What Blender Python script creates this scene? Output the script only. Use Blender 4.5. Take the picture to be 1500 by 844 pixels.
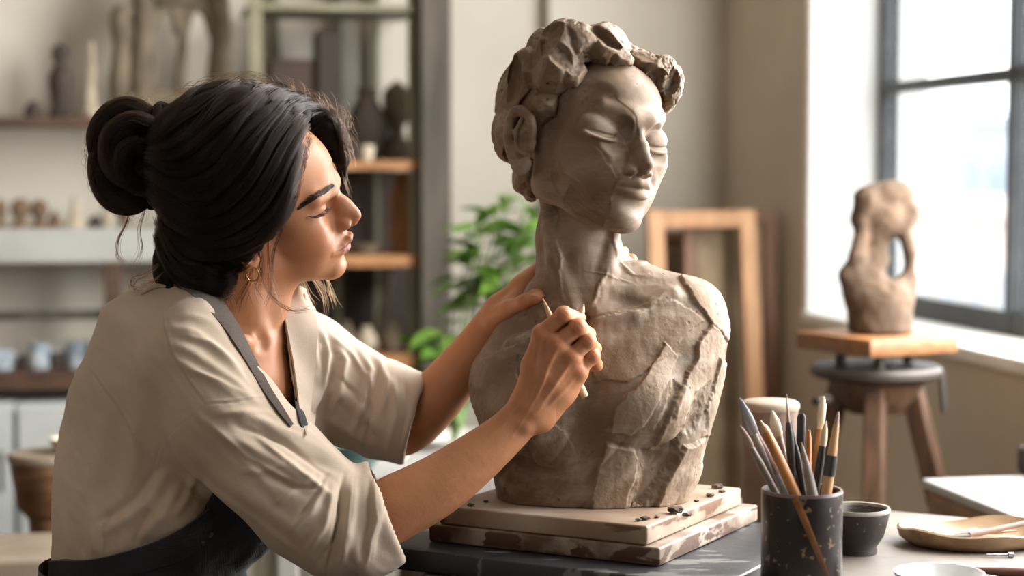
import bpy, bmesh, math, random
import numpy as np
from mathutils import Vector, Matrix

for _o in list(bpy.data.objects):
    bpy.data.objects.remove(_o)
SC = bpy.context.scene
COL = SC.collection
PI = math.pi
RES = 1.0            # voxel size factor for the sculpted surfaces

# ------------------------------------------------------------------ camera
FOC = 2700.0         # focal length in pixels of the 1500 x 844 frame
CAMZ = 1.24
PITCH = math.atan(172.0 / FOC)
cam_d = bpy.data.cameras.new('camera')
cam = bpy.data.objects.new('camera', cam_d)
COL.objects.link(cam)
cam.location = (0, 0, CAMZ)
cam.rotation_euler = (PI / 2 - PITCH, 0, 0)
cam_d.sensor_width = 36.0
cam_d.lens = FOC / 1500.0 * 36.0
cam_d.clip_start = 0.05
cam_d.dof.use_dof = True
cam_d.dof.focus_distance = 2.17
cam_d.dof.aperture_fstop = 2.6
SC.camera = cam

# ------------------------------------------------------------------ exposure and light
SC.view_settings.view_transform = 'Standard'
SC.view_settings.look = 'None'
SC.view_settings.gamma = 1.0
SC.view_settings.use_curve_mapping = False
SC.view_settings.exposure = 0.15
SC.cycles.use_denoising = True
SC.cycles.max_bounces = 8
SC.cycles.transparent_max_bounces = 12
SC.cycles.sample_clamp_indirect = 6.0

world = bpy.data.worlds.new('World')
SC.world = world
world.use_nodes = True
_bg = world.node_tree.nodes['Background']
_bg.inputs['Color'].default_value = (0.93, 0.96, 1.0, 1)
_bg.inputs['Strength'].default_value = 4.2

WALLDIR = math.radians(11.0)
WT = Vector((-math.sin(WALLDIR), math.cos(WALLDIR), 0))   # along the window wall, away from the camera
WN = Vector((math.cos(WALLDIR), math.sin(WALLDIR), 0))    # out through the window
W0 = Vector((0.70, 4.40, 0))                              # far edge of the window opening, room side


def area_light(name, loc, aim, sx, sy, power, color, spread=PI):
    d = bpy.data.lights.new(name, 'AREA')
    d.shape = 'RECTANGLE'
    d.size, d.size_y = sx, sy
    d.energy = power
    d.color = color
    d.spread = spread
    o = bpy.data.objects.new(name, d)
    COL.objects.link(o)
    o.location = loc
    o.rotation_euler = (Vector(aim) - Vector(loc)).to_track_quat('-Z', 'Y').to_euler()
    return o


# daylight that comes in through the tall windows of the right-hand wall
_wc = W0 - WT * 1.70 + WN * 0.12
area_light('window_daylight', (_wc.x, _wc.y, 1.82), (_wc.x - WN.x, _wc.y - WN.y, 1.72), 1.7, 1.7, 140.0, (1.0, 0.975, 0.94))
# portal that guides the sky's light through the whole opening
_pc = W0 - WT * 1.72 + WN * 0.33
_po = area_light('sky_portal', (_pc.x, _pc.y, 1.82), (_pc.x - WN.x, _pc.y - WN.y, 1.82), 3.4, 1.8, 1.0, (1, 1, 1))
_po.data.cycles.is_portal = True
# weak fill lamp added under the closed ceiling
area_light('ceiling_fill', (-0.6, 2.6, 3.05), (-0.6, 2.7, 0), 3.0, 3.0, 6.0, (1.0, 0.955, 0.90))
# soft fill lamp added behind the camera, with no window there
area_light('rear_fill', (-1.9, -0.6, 2.0), (-0.5, 3.5, 1.1), 1.8, 1.8, 15.0, (1.0, 0.955, 0.90))


# ------------------------------------------------------------------ helpers: points
_ct, _st = math.cos(PITCH), math.sin(PITCH)


def at(px, py, Y):
    """world point at depth Y that the photograph shows near (px, py)"""
    u, v = (px - 750.0) / FOC, (422.0 - py) / FOC
    t = Y / (_ct + v * _st)
    return Vector((u * t, Y, CAMZ + t * (v * _ct - _st)))


D0 = 2.25
S = D0 / FOC         # size of one photograph pixel on the sitter, in metres


def w(px, py, dy=0.0):
    return at(px, py, D0 + dy * S)


def at_z(px, py, z):
    """world point on the level z"""
    u, v = (px - 750.0) / FOC, (422.0 - py) / FOC
    t = (z - CAMZ) / (v * _ct - _st)
    return Vector((u * t, t * (_ct + v * _st), z))


def project(p):
    """photograph pixel of an (n,3) array of world points"""
    q = np.asarray(p, float) - np.array([0, 0, CAMZ])
    depth = q[:, 1] * _ct - q[:, 2] * _st
    up = q[:, 1] * _st + q[:, 2] * _ct
    return 750 + FOC * q[:, 0] / depth, 422 - FOC * up / depth


# ------------------------------------------------------------------ helpers: materials
def mat(name, col, col2=None, rough=0.6, scale=8.0, detail=6.0, bump=0.0, bump_scale=60.0, metallic=0.0, spec=0.5,
        stretch=(1, 1, 1), ramp=(0.35, 0.65), sss=0.0, third=None, third_pos=0.62, third_scale=20.0, sheen=0.0, dist=0.002, side_only=False, third_stretch=None):
    m = bpy.data.materials.new(name)
    m.use_nodes = True
    nt = m.node_tree
    N, L = nt.nodes, nt.links
    b = N['Principled BSDF']
    b.inputs['Roughness'].default_value = rough
    b.inputs['Metallic'].default_value = metallic
    b.inputs['Specular IOR Level'].default_value = spec
    if sheen:
        b.inputs['Sheen Weight'].default_value = sheen
    tc = N.new('ShaderNodeTexCoord')
    mp = N.new('ShaderNodeMapping')
    mp.inputs['Scale'].default_value = stretch
    L.new(tc.outputs['Object'], mp.inputs['Vector'])
    out = None
    if col2 is not None:
        nz = N.new('ShaderNodeTexNoise')
        nz.inputs['Scale'].default_value = scale
        nz.inputs['Detail'].default_value = detail
        L.new(mp.outputs['Vector'], nz.inputs['Vector'])
        cr = N.new('ShaderNodeValToRGB')
        cr.color_ramp.elements[0].position = ramp[0]
        cr.color_ramp.elements[1].position = ramp[1]
        cr.color_ramp.elements[0].color = (*col, 1)
        cr.color_ramp.elements[1].color = (*col2, 1)
        L.new(nz.outputs['Fac'], cr.inputs['Fac'])
        out = cr.outputs['Color']
        if third is not None:
            n3 = N.new('ShaderNodeTexNoise')
            n3.inputs['Scale'].default_value = third_scale
            n3.inputs['Detail'].default_value = 8
            if third_stretch:
                m3 = N.new('ShaderNodeMapping')
                m3.inputs['Scale'].default_value = third_stretch
                L.new(tc.outputs['Object'], m3.inputs['Vector'])
                L.new(m3.outputs['Vector'], n3.inputs['Vector'])
            else:
                L.new(tc.outputs['Object'], n3.inputs['Vector'])
            r3 = N.new('ShaderNodeValToRGB')
            r3.color_ramp.elements[0].position = third_pos
            r3.color_ramp.elements[1].position = third_pos + 0.03
            L.new(n3.outputs['Fac'], r3.inputs['Fac'])
            mx = N.new('ShaderNodeMix')
            mx.data_type = 'RGBA'
            fac = r3.outputs['Color']
            if side_only:      # paint worn off the edges of a board only
                ge = N.new('ShaderNodeNewGeometry')
                sx = N.new('ShaderNodeSeparateXYZ')
                L.new(ge.outputs['True Normal'], sx.inputs[0])
                ab = N.new('ShaderNodeMath'); ab.operation = 'ABSOLUTE'
                L.new(sx.outputs['Z'], ab.inputs[0])
                inv = N.new('ShaderNodeMath'); inv.operation = 'SUBTRACT'; inv.inputs[0].default_value = 1.08; inv.use_clamp = True
                L.new(ab.outputs[0], inv.inputs[1])
                mu = N.new('ShaderNodeMath'); mu.operation = 'MULTIPLY'
                L.new(fac, mu.inputs[0]); L.new(inv.outputs[0], mu.inputs[1])
                fac = mu.outputs[0]
            L.new(fac, mx.inputs['Factor'])
            L.new(out, mx.inputs['A'])
            mx.inputs['B'].default_value = (*third, 1)
            out = mx.outputs['Result']
        L.new(out, b.inputs['Base Color'])
    else:
        b.inputs['Base Color'].default_value = (*col, 1)
    if bump:
        nb = N.new('ShaderNodeTexNoise')
        nb.inputs['Scale'].default_value = bump_scale
        nb.inputs['Detail'].default_value = 8
        L.new(mp.outputs['Vector'], nb.inputs['Vector'])
        bp = N.new('ShaderNodeBump')
        bp.inputs['Strength'].default_value = bump
        bp.inputs['Distance'].default_value = dist
        L.new(nb.outputs['Fac'], bp.inputs['Height'])
        L.new(bp.outputs['Normal'], b.inputs['Normal'])
    if sss:
        b.inputs['Subsurface Weight'].default_value = sss
    return m


def srgb(r, g, b):
    def f(c):
        c = c / 255.0
        return c / 12.92 if c <= 0.04045 else ((c + 0.055) / 1.055) ** 2.4
    return (f(r), f(g), f(b))


# ------------------------------------------------------------------ helpers: objects
def thing(name, label, cat, loc=(0, 0, 0), group=None):
    o = bpy.data.objects.new(name, None)
    o.empty_display_size = 0.05
    COL.objects.link(o)
    o.location = loc
    o['label'] = label
    o['category'] = cat
    if group:
        o['group'] = group
    return o


def tag(o, label, cat, group=None):
    o['label'] = label
    o['category'] = cat
    if group:
        o['group'] = group
    return o


def link(name, me, m, parent=None, smooth=True, angle=None):
    if m is not None:
        me.materials.append(m)
    if smooth:
        me.polygons.foreach_set('use_smooth', [True] * len(me.polygons))
        if angle is not None:
            try:
                me.set_sharp_from_angle(angle=math.radians(angle))
            except Exception:
                pass
    o = bpy.data.objects.new(name, me)
    COL.objects.link(o)
    if parent is not None:
        chain, p = [], parent
        mw = Matrix.Identity(4)
        while p is not None:
            chain.append(p)
            p = p.parent
        for q in reversed(chain):
            mw = mw @ q.matrix_parent_inverse @ Matrix.LocRotScale(q.location, q.rotation_euler, q.scale) if q.parent else Matrix.LocRotScale(q.location, q.rotation_euler, q.scale)
        o.parent = parent
        o.matrix_parent_inverse = mw.inverted()
    return o


def from_bm(name, bm, m, parent=None, smooth=True, angle=35):
    bmesh.ops.recalc_face_normals(bm, faces=bm.faces)
    me = bpy.data.meshes.new(name)
    bm.to_mesh(me)
    bm.free()
    return link(name, me, m, parent, smooth, angle)


def struct(o):
    o['kind'] = 'structure'
    return o


def B():
    return bmesh.new()


def add_prism(bm, pts_bottom, pts_top, bevel=0.0, seg=2):
    """closed prism between two matching polygons"""
    n0 = len(bm.verts)
    lo = [bm.verts.new(p) for p in pts_bottom]
    hi = [bm.verts.new(p) for p in pts_top]
    n = len(lo)
    fs = [bm.faces.new(lo[::-1]), bm.faces.new(hi)]
    for i in range(n):
        fs.append(bm.faces.new((lo[i], lo[(i + 1) % n], hi[(i + 1) % n], hi[i])))
    if bevel:
        es = list({e for f in fs for e in f.edges})
        bmesh.ops.bevel(bm, geom=es, offset=bevel, segments=seg, affect='EDGES', profile=0.5)
    return bm


def add_box(bm, c, size, rotz=0.0, bevel=0.0, tilt=None, seg=2):
    hx, hy, hz = size[0] / 2, size[1] / 2, size[2] / 2
    R = Matrix.Rotation(rotz, 3, 'Z')
    if tilt is not None:
        R = R @ tilt
    c = Vector(c)
    lo = [c + R @ Vector((x, y, -hz)) for x, y in ((-hx, -hy), (hx, -hy), (hx, hy), (-hx, hy))]
    hi = [c + R @ Vector((x, y, hz)) for x, y in ((-hx, -hy), (hx, -hy), (hx, hy), (-hx, hy))]
    return add_prism(bm, lo, hi, bevel, seg)


def add_beam(bm, a, b, wx, wy, bevel=0.0, roll=0.0):
    """a rectangular bar from a to b"""
    a, b = Vector(a), Vector(b)
    q = (b - a).to_track_quat('Z', 'X').to_matrix() @ Matrix.Rotation(roll, 3, 'Z')
    cs = [q @ Vector((x, y, 0)) for x, y in ((-wx / 2, -wy / 2), (wx / 2, -wy / 2), (wx / 2, wy / 2), (-wx / 2, wy / 2))]
    return add_prism(bm, [a + c for c in cs], [b + c for c in cs], bevel)


def add_tube(bm, pts, radii, seg=12, cap=True, flat=None):
    """round tube through points with a radius each; flat = (factor, axis) squashes the section along an axis"""
    pts = [Vector(p) for p in pts]
    if not hasattr(radii, '__len__'):
        radii = [radii] * len(pts)
    rings = []
    up = Vector((0, 0, 1))
    t0 = (pts[1] - pts[0]).normalized()
    n = t0.cross(up)
    if n.length < 1e-3:
        n = t0.cross(Vector((1, 0, 0)))
    n.normalize()
    for i, p in enumerate(pts):
        t = (pts[min(i + 1, len(pts) - 1)] - pts[max(i - 1, 0)]).normalized()
        n = (n - t * n.dot(t)).normalized()
        bnm = t.cross(n)
        ring = []
        for k in range(seg):
            a = 2 * PI * k / seg
            off = (n * math.cos(a) + bnm * math.sin(a)) * radii[i]
            if flat is not None:
                ax = Vector(flat[1])
                off = off - ax * off.dot(ax) * (1 - flat[0])
            ring.append(bm.verts.new(p + off))
        rings.append(ring)
    for r0, r1 in zip(rings[:-1], rings[1:]):
        for k in range(seg):
            bm.faces.new((r0[k], r0[(k + 1) % seg], r1[(k + 1) % seg], r1[k]))
    if cap:
        bm.faces.new(rings[0][::-1])
        bm.faces.new(rings[-1])
    return bm


def add_lathe(bm, c, prof, seg=40, jitter=None, sx=1.0, sy=1.0, rot=0.0):
    """prof: list of (radius, z); radius 0 closes"""
    c = Vector(c)
    rings = []
    for i, (r, z) in enumerate(prof):
        if r <= 1e-6:
            rings.append([bm.verts.new(c + Vector((0, 0, z)))])
        else:
            ring = []
            for k in range(seg):
                a = 2 * PI * k / seg + rot
                rr = r * (jitter(a, z) if jitter else 1.0)
                ring.append(bm.verts.new(c + Vector((rr * math.cos(a) * sx, rr * math.sin(a) * sy, z))))
            rings.append(ring)
    for r0, r1 in zip(rings[:-1], rings[1:]):
        for k in range(seg):
            k2 = (k + 1) % seg
            if len(r0) == 1 and len(r1) == 1:
                continue
            if len(r0) == 1:
                bm.faces.new((r0[0], r1[k2], r1[k]))
            elif len(r1) == 1:
                bm.faces.new((r0[k], r0[k2], r1[0]))
            else:
                bm.faces.new((r0[k], r0[k2], r1[k2], r1[k]))
    return bm


# ------------------------------------------------------------------ helpers: sculpting field
def smin(a, b, k):
    if k <= 0:
        return np.minimum(a, b)
    h = np.maximum(k - np.abs(a - b), 0.0) / k
    return np.minimum(a, b) - h * h * k * 0.25


def smax(a, b, k):
    return -smin(-a, -b, k)


class Field:
    """a signed distance grid; every shape is given in the grid's own frame"""

    def __init__(self, lo, hi, h):
        self.h = h = h * RES
        self.lo = np.array(lo, np.float32)
        n = np.ceil((np.array(hi) - np.array(lo)) / h).astype(int) + 1
        self.n = n
        self.ax = [(self.lo[i] + h * np.arange(n[i])).astype(np.float32) for i in range(3)]
        self.F = np.full(tuple(n), 1e3, np.float32)

    def box(self, lo, hi):
        s = []
        for i in range(3):
            a = int(np.floor((lo[i] - self.lo[i]) / self.h))
            b = int(np.ceil((hi[i] - self.lo[i]) / self.h)) + 1
            a, b = max(a, 0), min(b, self.n[i])
            if a >= b:
                return None
            s.append(slice(a, b))
        return tuple(s)

    def grid(self, s):
        return (self.ax[0][s[0]][:, None, None], self.ax[1][s[1]][None, :, None], self.ax[2][s[2]][None, None, :])

    def op(self, prim, k=0.0, mode='add'):
        fn, lo, hi = prim
        m = k + 3 * self.h
        s = self.box(np.array(lo) - m, np.array(hi) + m)
        if s is None:
            return self
        d = fn(*self.grid(s)).astype(np.float32)
        cur = self.F[s]
        if mode == 'add':
            self.F[s] = smin(cur, d, k)
        elif mode == 'sub':
            self.F[s] = smax(cur, -d, k)
        return self

    def add(self, prim, k=0.0):
        return self.op(prim, k, 'add')

    def sub(self, prim, k=0.0):
        return self.op(prim, k, 'sub')

    def cut(self, fn, k=0.0):
        """keep only where fn <= 0, over the whole grid"""
        s = tuple(slice(0, n) for n in self.n)
        self.F = smax(self.F, fn(*self.grid(s)).astype(np.float32), k)
        return self

    def sample(self, p):
        q = (np.asarray(p) - self.lo) / self.h
        q = np.clip(q, 0, self.n - 1.001)
        i = q.astype(int)
        f = q - i
        out = 0
        for dx in (0, 1):
            for dy in (0, 1):
                for dz in (0, 1):
                    wt = (f[:, 0] if dx else 1 - f[:, 0]) * (f[:, 1] if dy else 1 - f[:, 1]) * (f[:, 2] if dz else 1 - f[:, 2])
                    out = out + wt * self.F[i[:, 0] + dx, i[:, 1] + dy, i[:, 2] + dz]
        return out

    def gradient(self, p):
        g = []
        e = self.h
        for i in range(3):
            d = np.zeros(3)
            d[i] = e
            g.append(self.sample(p + d) - self.sample(p - d))
        g = np.stack(g, 1)
        return g / (np.linalg.norm(g, axis=1, keepdims=True) + 1e-9)

    def project(self, p, off=0.0, it=6):
        p = np.array(p, float)
        for _ in range(it):
            d = self.sample(p) - off
            p -= self.gradient(p) * np.clip(d, -8 * self.h, 8 * self.h)[:, None] * 0.9
        return p

    def mesh(self, smooth=2):
        F = self.F
        ins = F < 0
        nx, ny, nz = (int(v) for v in self.n)
        cnt = np.zeros((nx - 1, ny - 1, nz - 1), np.int8)
        for dx in (0, 1):
            for dy in (0, 1):
                for dz in (0, 1):
                    cnt += ins[dx:nx - 1 + dx, dy:ny - 1 + dy, dz:nz - 1 + dz]
        act = np.argwhere((cnt > 0) & (cnt < 8))
        idx = np.full(cnt.shape, -1, np.int64)
        idx[act[:, 0], act[:, 1], act[:, 2]] = np.arange(len(act))
        acc = np.zeros((len(act), 3))
        num = np.zeros(len(act))
        cs = [(x, y, z) for x in (0, 1) for y in (0, 1) for z in (0, 1)]
        for i, a in enumerate(cs):
            for b in cs[i + 1:]:
                if sum(abs(p - q) for p, q in zip(a, b)) != 1:
                    continue
                va = F[act[:, 0] + a[0], act[:, 1] + a[1], act[:, 2] + a[2]]
                vb = F[act[:, 0] + b[0], act[:, 1] + b[1], act[:, 2] + b[2]]
                x = (va < 0) != (vb < 0)
                t = np.where(x, va / np.where(x, va - vb, 1), 0)
                for c in range(3):
                    acc[:, c] += np.where(x, a[c] + t * (b[c] - a[c]), 0)
                num += x
        v = self.lo + self.h * (act + acc / num[:, None])
        quads = []
        for axis in range(3):
            sl0 = [slice(1, -1)] * 3
            sl0[axis] = slice(0, self.n[axis] - 1)
            sl1 = list(sl0)
            sl1[axis] = slice(1, self.n[axis])
            A, Bq = ins[tuple(sl0)], ins[tuple(sl1)]
            e = np.argwhere(A != Bq)
            sgn = A[e[:, 0], e[:, 1], e[:, 2]]
            off = np.array([1, 1, 1])
            off[axis] = 0
            g = e + off
            u_, v_ = [i for i in range(3) if i != axis]
            du = np.zeros(3, int)
            du[u_] = 1
            dv = np.zeros(3, int)
            dv[v_] = 1
            c00, c10, c11, c01 = g - du - dv, g - dv, g, g - du
            q = np.stack([idx[c[:, 0], c[:, 1], c[:, 2]] for c in (c00, c10, c11, c01)], 1)
            flip = sgn if axis != 1 else ~sgn
            q[~flip] = q[~flip][:, ::-1]
            quads.append(q)
        q = np.concatenate(quads)
        q = q[(q >= 0).all(1)]
        for _ in range(smooth):
            v = relax(v, q)
        return v, q


def relax(v, q, f=0.5):
    s = np.zeros_like(v)
    n = np.zeros(len(v))
    for i in range(4):
        for j in ((i + 1) % 4, (i + 3) % 4):
            np.add.at(s, q[:, i], v[q[:, j]])
            np.add.at(n, q[:, i], 1)
    n = np.maximum(n, 1)
    return v * (1 - f) + s / n[:, None] * f


def vnormals(v, q):
    fn = np.cross(v[q[:, 2]] - v[q[:, 0]], v[q[:, 3]] - v[q[:, 1]])
    n = np.zeros_like(v)
    for i in range(4):
        np.add.at(n, q[:, i], fn)
    return n / (np.linalg.norm(n, axis=1, keepdims=True) + 1e-12)


def np_mesh(name, v, q):
    me = bpy.data.meshes.new(name)
    me.vertices.add(len(v))
    me.vertices.foreach_set('co', np.asarray(v, np.float32).ravel())
    k = q.shape[1]
    me.loops.add(len(q) * k)
    me.loops.foreach_set('vertex_index', q.ravel().astype(np.int32))
    me.polygons.add(len(q))
    me.polygons.foreach_set('loop_start', (np.arange(len(q)) * k).astype(np.int32))
    me.polygons.foreach_set('loop_total', np.full(len(q), k, np.int32))
    me.update(calc_edges=True)
    me.validate()
    return me


def merge(meshes):
    vs, qs, n = [], [], 0
    for v, q in meshes:
        vs.append(v)
        qs.append(q + n)
        n += len(v)
    return np.concatenate(vs), np.concatenate(qs)


def set_attr(me, name, values):
    a = me.attributes.new(name, 'FLOAT', 'POINT')
    a.data.foreach_set('value', np.asarray(values, np.float32))


# primitives: (function, lower corner, upper corner)
def capsule(a, b, ra, rb):
    a, b = np.array(a, float), np.array(b, float)
    d = b - a
    L2 = max(float(d @ d), 1e-9)
    rm = max(ra, rb)

    def fn(X, Y, Z):
        t = np.clip(((X - a[0]) * d[0] + (Y - a[1]) * d[1] + (Z - a[2]) * d[2]) / L2, 0, 1)
        return np.sqrt((X - a[0] - t * d[0]) ** 2 + (Y - a[1] - t * d[1]) ** 2 + (Z - a[2] - t * d[2]) ** 2) - (ra + t * (rb - ra))
    return fn, np.minimum(a, b) - rm, np.maximum(a, b) + rm


def ellipsoid(c, r, R=None):
    c, r = np.array(c, float), np.array(r, float)
    R = np.eye(3) if R is None else np.array(R, float)     # columns: the ellipsoid's axes
    ext = np.sqrt(((R * r) ** 2).sum(1))

    def fn(X, Y, Z):
        x, y, z = X - c[0], Y - c[1], Z - c[2]
        k0, k1 = 0, 0
        for i in range(3):
            p = x * R[0, i] + y * R[1, i] + z * R[2, i]
            k0 = k0 + (p / r[i]) ** 2
            k1 = k1 + (p / r[i] ** 2) ** 2
        k0, k1 = np.sqrt(k0), np.sqrt(k1) + 1e-9
        return k0 * (k0 - 1) / k1
    return fn, c - ext, c + ext


def rbox(c, half, R=None, rad=0.0):
    c, half = np.array(c, float), np.array(half, float)
    R = np.eye(3) if R is None else np.array(R, float)
    ext = np.abs(R) @ half + rad

    def fn(X, Y, Z):
        x, y, z = X - c[0], Y - c[1], Z - c[2]
        ds = [np.abs(x * R[0, i] + y * R[1, i] + z * R[2, i]) - half[i] for i in range(3)]
        out = np.sqrt(sum(np.maximum(d, 0) ** 2 for d in ds))
        return out + np.minimum(np.maximum(np.maximum(ds[0], ds[1]), ds[2]), 0) - rad
    return fn, c - ext, c + ext


def chain(F, pts, radii, k_in, k_out, mode='add'):
    """a limb: tapered capsules blended together and then with the field"""
    prims = [capsule(p, q, r, s) for p, q, r, s in zip(pts[:-1], pts[1:], radii[:-1], radii[1:])]
    lo = np.min([p[1] for p in prims], 0) - k_in
    hi = np.max([p[2] for p in prims], 0) + k_in

    def fn(X, Y, Z):
        d = None
        for p in prims:
            e = p[0](X, Y, Z)
            d = e if d is None else smin(d, e, k_in)
        return d
    F.op((fn, lo, hi), k_out, mode)


def spline(pts, n=8):
    """Catmull-Rom through points, n steps a segment"""
    P = [np.array(p, float) for p in pts]
    P = [2 * P[0] - P[1]] + P + [2 * P[-1] - P[-2]]
    out = []
    for i in range(1, len(P) - 2):
        for j in range(n):
            t = j / n
            a, b, c, d = P[i - 1], P[i], P[i + 1], P[i + 2]
            out.append(0.5 * (2 * b + (c - a) * t + (2 * a - 5 * b + 4 * c - d) * t * t + (3 * b - a - 3 * c + d) * t ** 3))
    out.append(P[-2])
    return np.array(out)


def _hash(ix, iy, iz, seed):
    h = (ix * 374761393 + iy * 668265263 + iz * 2147483647 + seed * 974634777) & 0xffffffff
    h = ((h ^ (h >> 13)) * 1274126177) & 0xffffffff
    h = (h ^ (h >> 16)) & 0xffff
    return h / 65535.0 * 2 - 1


def noise3(p, scale, seed=0, octaves=1):
    """smooth value noise in -1..1 at (n,3) points"""
    out, amp, tot = 0, 1.0, 0
    p = np.asarray(p, float)
    for o in range(octaves):
        q = p * scale * (2 ** o) + 1000.0
        i = np.floor(q).astype(np.int64)
        f = q - i
        f = f * f * (3 - 2 * f)
        s = 0
        for dx in (0, 1):
            for dy in (0, 1):
                for dz in (0, 1):
                    wt = (f[:, 0] if dx else 1 - f[:, 0]) * (f[:, 1] if dy else 1 - f[:, 1]) * (f[:, 2] if dz else 1 - f[:, 2])
                    s = s + wt * _hash(i[:, 0] + dx, i[:, 1] + dy, i[:, 2] + dz, seed + o * 17)
        out = out + amp * s
        tot += amp
        amp *= 0.5
    return out / tot


def fold(px, py, line, width):
    """bell of distance to a polyline drawn in the photograph's plane (n points), 0..1, fading at its ends"""
    best = np.full(len(px), 1e9)
    tt = np.zeros(len(px))
    P = np.array(line, float)
    seg = np.linalg.norm(P[1:] - P[:-1], axis=1)
    cum = np.concatenate([[0], np.cumsum(seg)]) / seg.sum()
    for i in range(len(P) - 1):
        d = P[i + 1] - P[i]
        t = np.clip(((px - P[i, 0]) * d[0] + (py - P[i, 1]) * d[1]) / (d @ d), 0, 1)
        e = np.hypot(px - P[i, 0] - t * d[0], py - P[i, 1] - t * d[1])
        m = e < best
        best = np.where(m, e, best)
        tt = np.where(m, cum[i] + t * (cum[i + 1] - cum[i]), tt)
    endf = np.clip(np.minimum(tt, 1 - tt) * 5, 0, 1)
    return np.exp(-(best / width) ** 2) * (0.15 + 0.85 * endf)


# ================================================================== the room
CORNER = W0 + WT * 0.705


def rp(s, d, z=0.0):
    """room point: s metres left of the window wall, d metres in front of the back wall"""
    p = CORNER - WN * s - WT * d
    return Vector((p.x, p.y, z))


def room_box(bm, s0, s1, d0, d1, z0, z1, bevel=0.0):
    c = rp((s0 + s1) / 2, (d0 + d1) / 2, (z0 + z1) / 2)
    return add_box(bm, c, (abs(s1 - s0), abs(d1 - d0), abs(z1 - z0)), WALLDIR, bevel)


def on_back(px, py, d):
    """where the sight line of a photograph point meets the plane d metres in front of the back wall"""
    a = Vector((0, 0, CAMZ))
    r = at(px, py, 1.0) - a
    p0 = rp(0, d)
    t = (p0 - a).dot(WT) / r.dot(WT)
    return a + r * t


def sz(px, py, d):
    p = on_back(px, py, d)
    return -(p - CORNER).dot(WN), p.z


def back_box(bm, px0, px1, py0, py1, d, depth, bevel=0.0):
    """box whose front face covers a rectangle of the photograph at d in front of the back wall"""
    s0, z1 = sz(px0, py0, d)
    s1, z0 = sz(px1, py1, d)
    return room_box(bm, s0, s1, d, d - depth, z0, z1, bevel)


M = {}
M['wall'] = mat('wall_plaster', srgb(205, 198, 185), srgb(192, 185, 171), 0.85, 2.5, 8, 0.12, 90)
M['wall_right'] = mat('wall_plaster_window_side', srgb(208, 197, 179), srgb(195, 184, 165), 0.85, 2.5, 8, 0.12, 90)
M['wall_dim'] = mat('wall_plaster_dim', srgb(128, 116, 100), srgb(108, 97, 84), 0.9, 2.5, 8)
M['reveal'] = mat('reveal_white', srgb(240, 240, 238), srgb(230, 229, 225), 0.7, 3, 4)
M['floor'] = mat('studio_floor', srgb(96, 82, 68), srgb(72, 61, 51), 0.7, 6, 8, 0.2, 40, stretch=(1, 6, 1))
M['ceiling'] = mat('ceiling_boards', srgb(150, 138, 122), srgb(126, 114, 98), 0.9, 4)
M['frame_metal'] = mat('window_metal', srgb(52, 54, 56), srgb(66, 68, 68), 0.5, 20)
M['sill'] = mat('sill_white', srgb(240, 240, 236), srgb(225, 222, 214), 0.5, 8)

ROOM_S, ROOM_D, ROOM_H = 3.7, 6.4, 3.25
bm = B(); room_box(bm, -0.3, ROOM_S, -0.2, ROOM_D, -0.12, 0.0); struct(from_bm('floor', bm, M['floor'], None, False))
bm = B(); room_box(bm, -0.3, ROOM_S, -0.2, ROOM_D, ROOM_H, ROOM_H + 0.12); struct(from_bm('ceiling', bm, M['ceiling'], None, False))
bm = B(); room_box(bm, 0.0, ROOM_S, -0.2, 0.0, 0, ROOM_H); struct(from_bm('wall_back', bm, M['wall'], None, False))
bm = B(); room_box(bm, ROOM_S, ROOM_S + 0.2, -0.2, ROOM_D, 0, ROOM_H); struct(from_bm('wall_left', bm, M['wall_dim'], None, False))
bm = B(); room_box(bm, 0.0, ROOM_S, ROOM_D, ROOM_D + 0.2, 0, ROOM_H); struct(from_bm('wall_front', bm, M['wall_dim'], None, False))
# shallow chimney breast that brightens the middle of the back wall
_s805, _ = sz(805, 200, 0.07)
bm = B(); room_box(bm, 0.0, _s805, 0.0, 0.07, 0, ROOM_H); struct(from_bm('trim_1', bm, M['wall'], None, False))

# window wall: opening from d = 0.705 on towards the camera
OP0, OP1, SILL, HEAD = 0.705, 0.705 + 3.45, 0.905, 2.72
R_IN, R_OUT = 0.175, 0.30
bm = B()
room_box(bm, 0.0, -R_OUT, -0.2, OP0, 0, ROOM_H)
room_box(bm, 0.0, -R_OUT, OP1, ROOM_D + 0.2, 0, ROOM_H)
room_box(bm, 0.0, -R_OUT, OP0, OP1, 0, SILL - 0.03)
room_box(bm, 0.0, -R_OUT, OP0, OP1, HEAD, ROOM_H)
struct(from_bm('wall_right', bm, M['wall_right'], None, False))
bm = B()
room_box(bm, -0.004, -R_OUT, OP0, OP0 + 0.012, SILL, HEAD)
struct(from_bm('trim_2', bm, M['reveal'], None, False))
bm = B(); room_box(bm, 0.012, -R_OUT - 0.05, OP0 + 0.0, OP1, SILL - 0.03, SILL, 0.006)
struct(from_bm('trim_3', bm, M['sill'], None, False))
# ledge / pipe casing along the wall under the window
bm = B(); room_box(bm, 0.025, 0.0, 0.0, OP1 + 1, 0.30, 0.52, 0.004); struct(from_bm('trim_4', bm, M['wall_right'], None, False))
bm = B(); room_box(bm, 0.018, 0.0, 0.0, ROOM_D, 0.0, 0.12, 0.004); struct(from_bm('baseboard_right', bm, M['wall_right'], None, False))
bm = B(); room_box(bm, 0.0, ROOM_S, 0.0, 0.018, 0.0, 0.12, 0.004); struct(from_bm('baseboard_back', bm, M['wall'], None, False))

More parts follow.
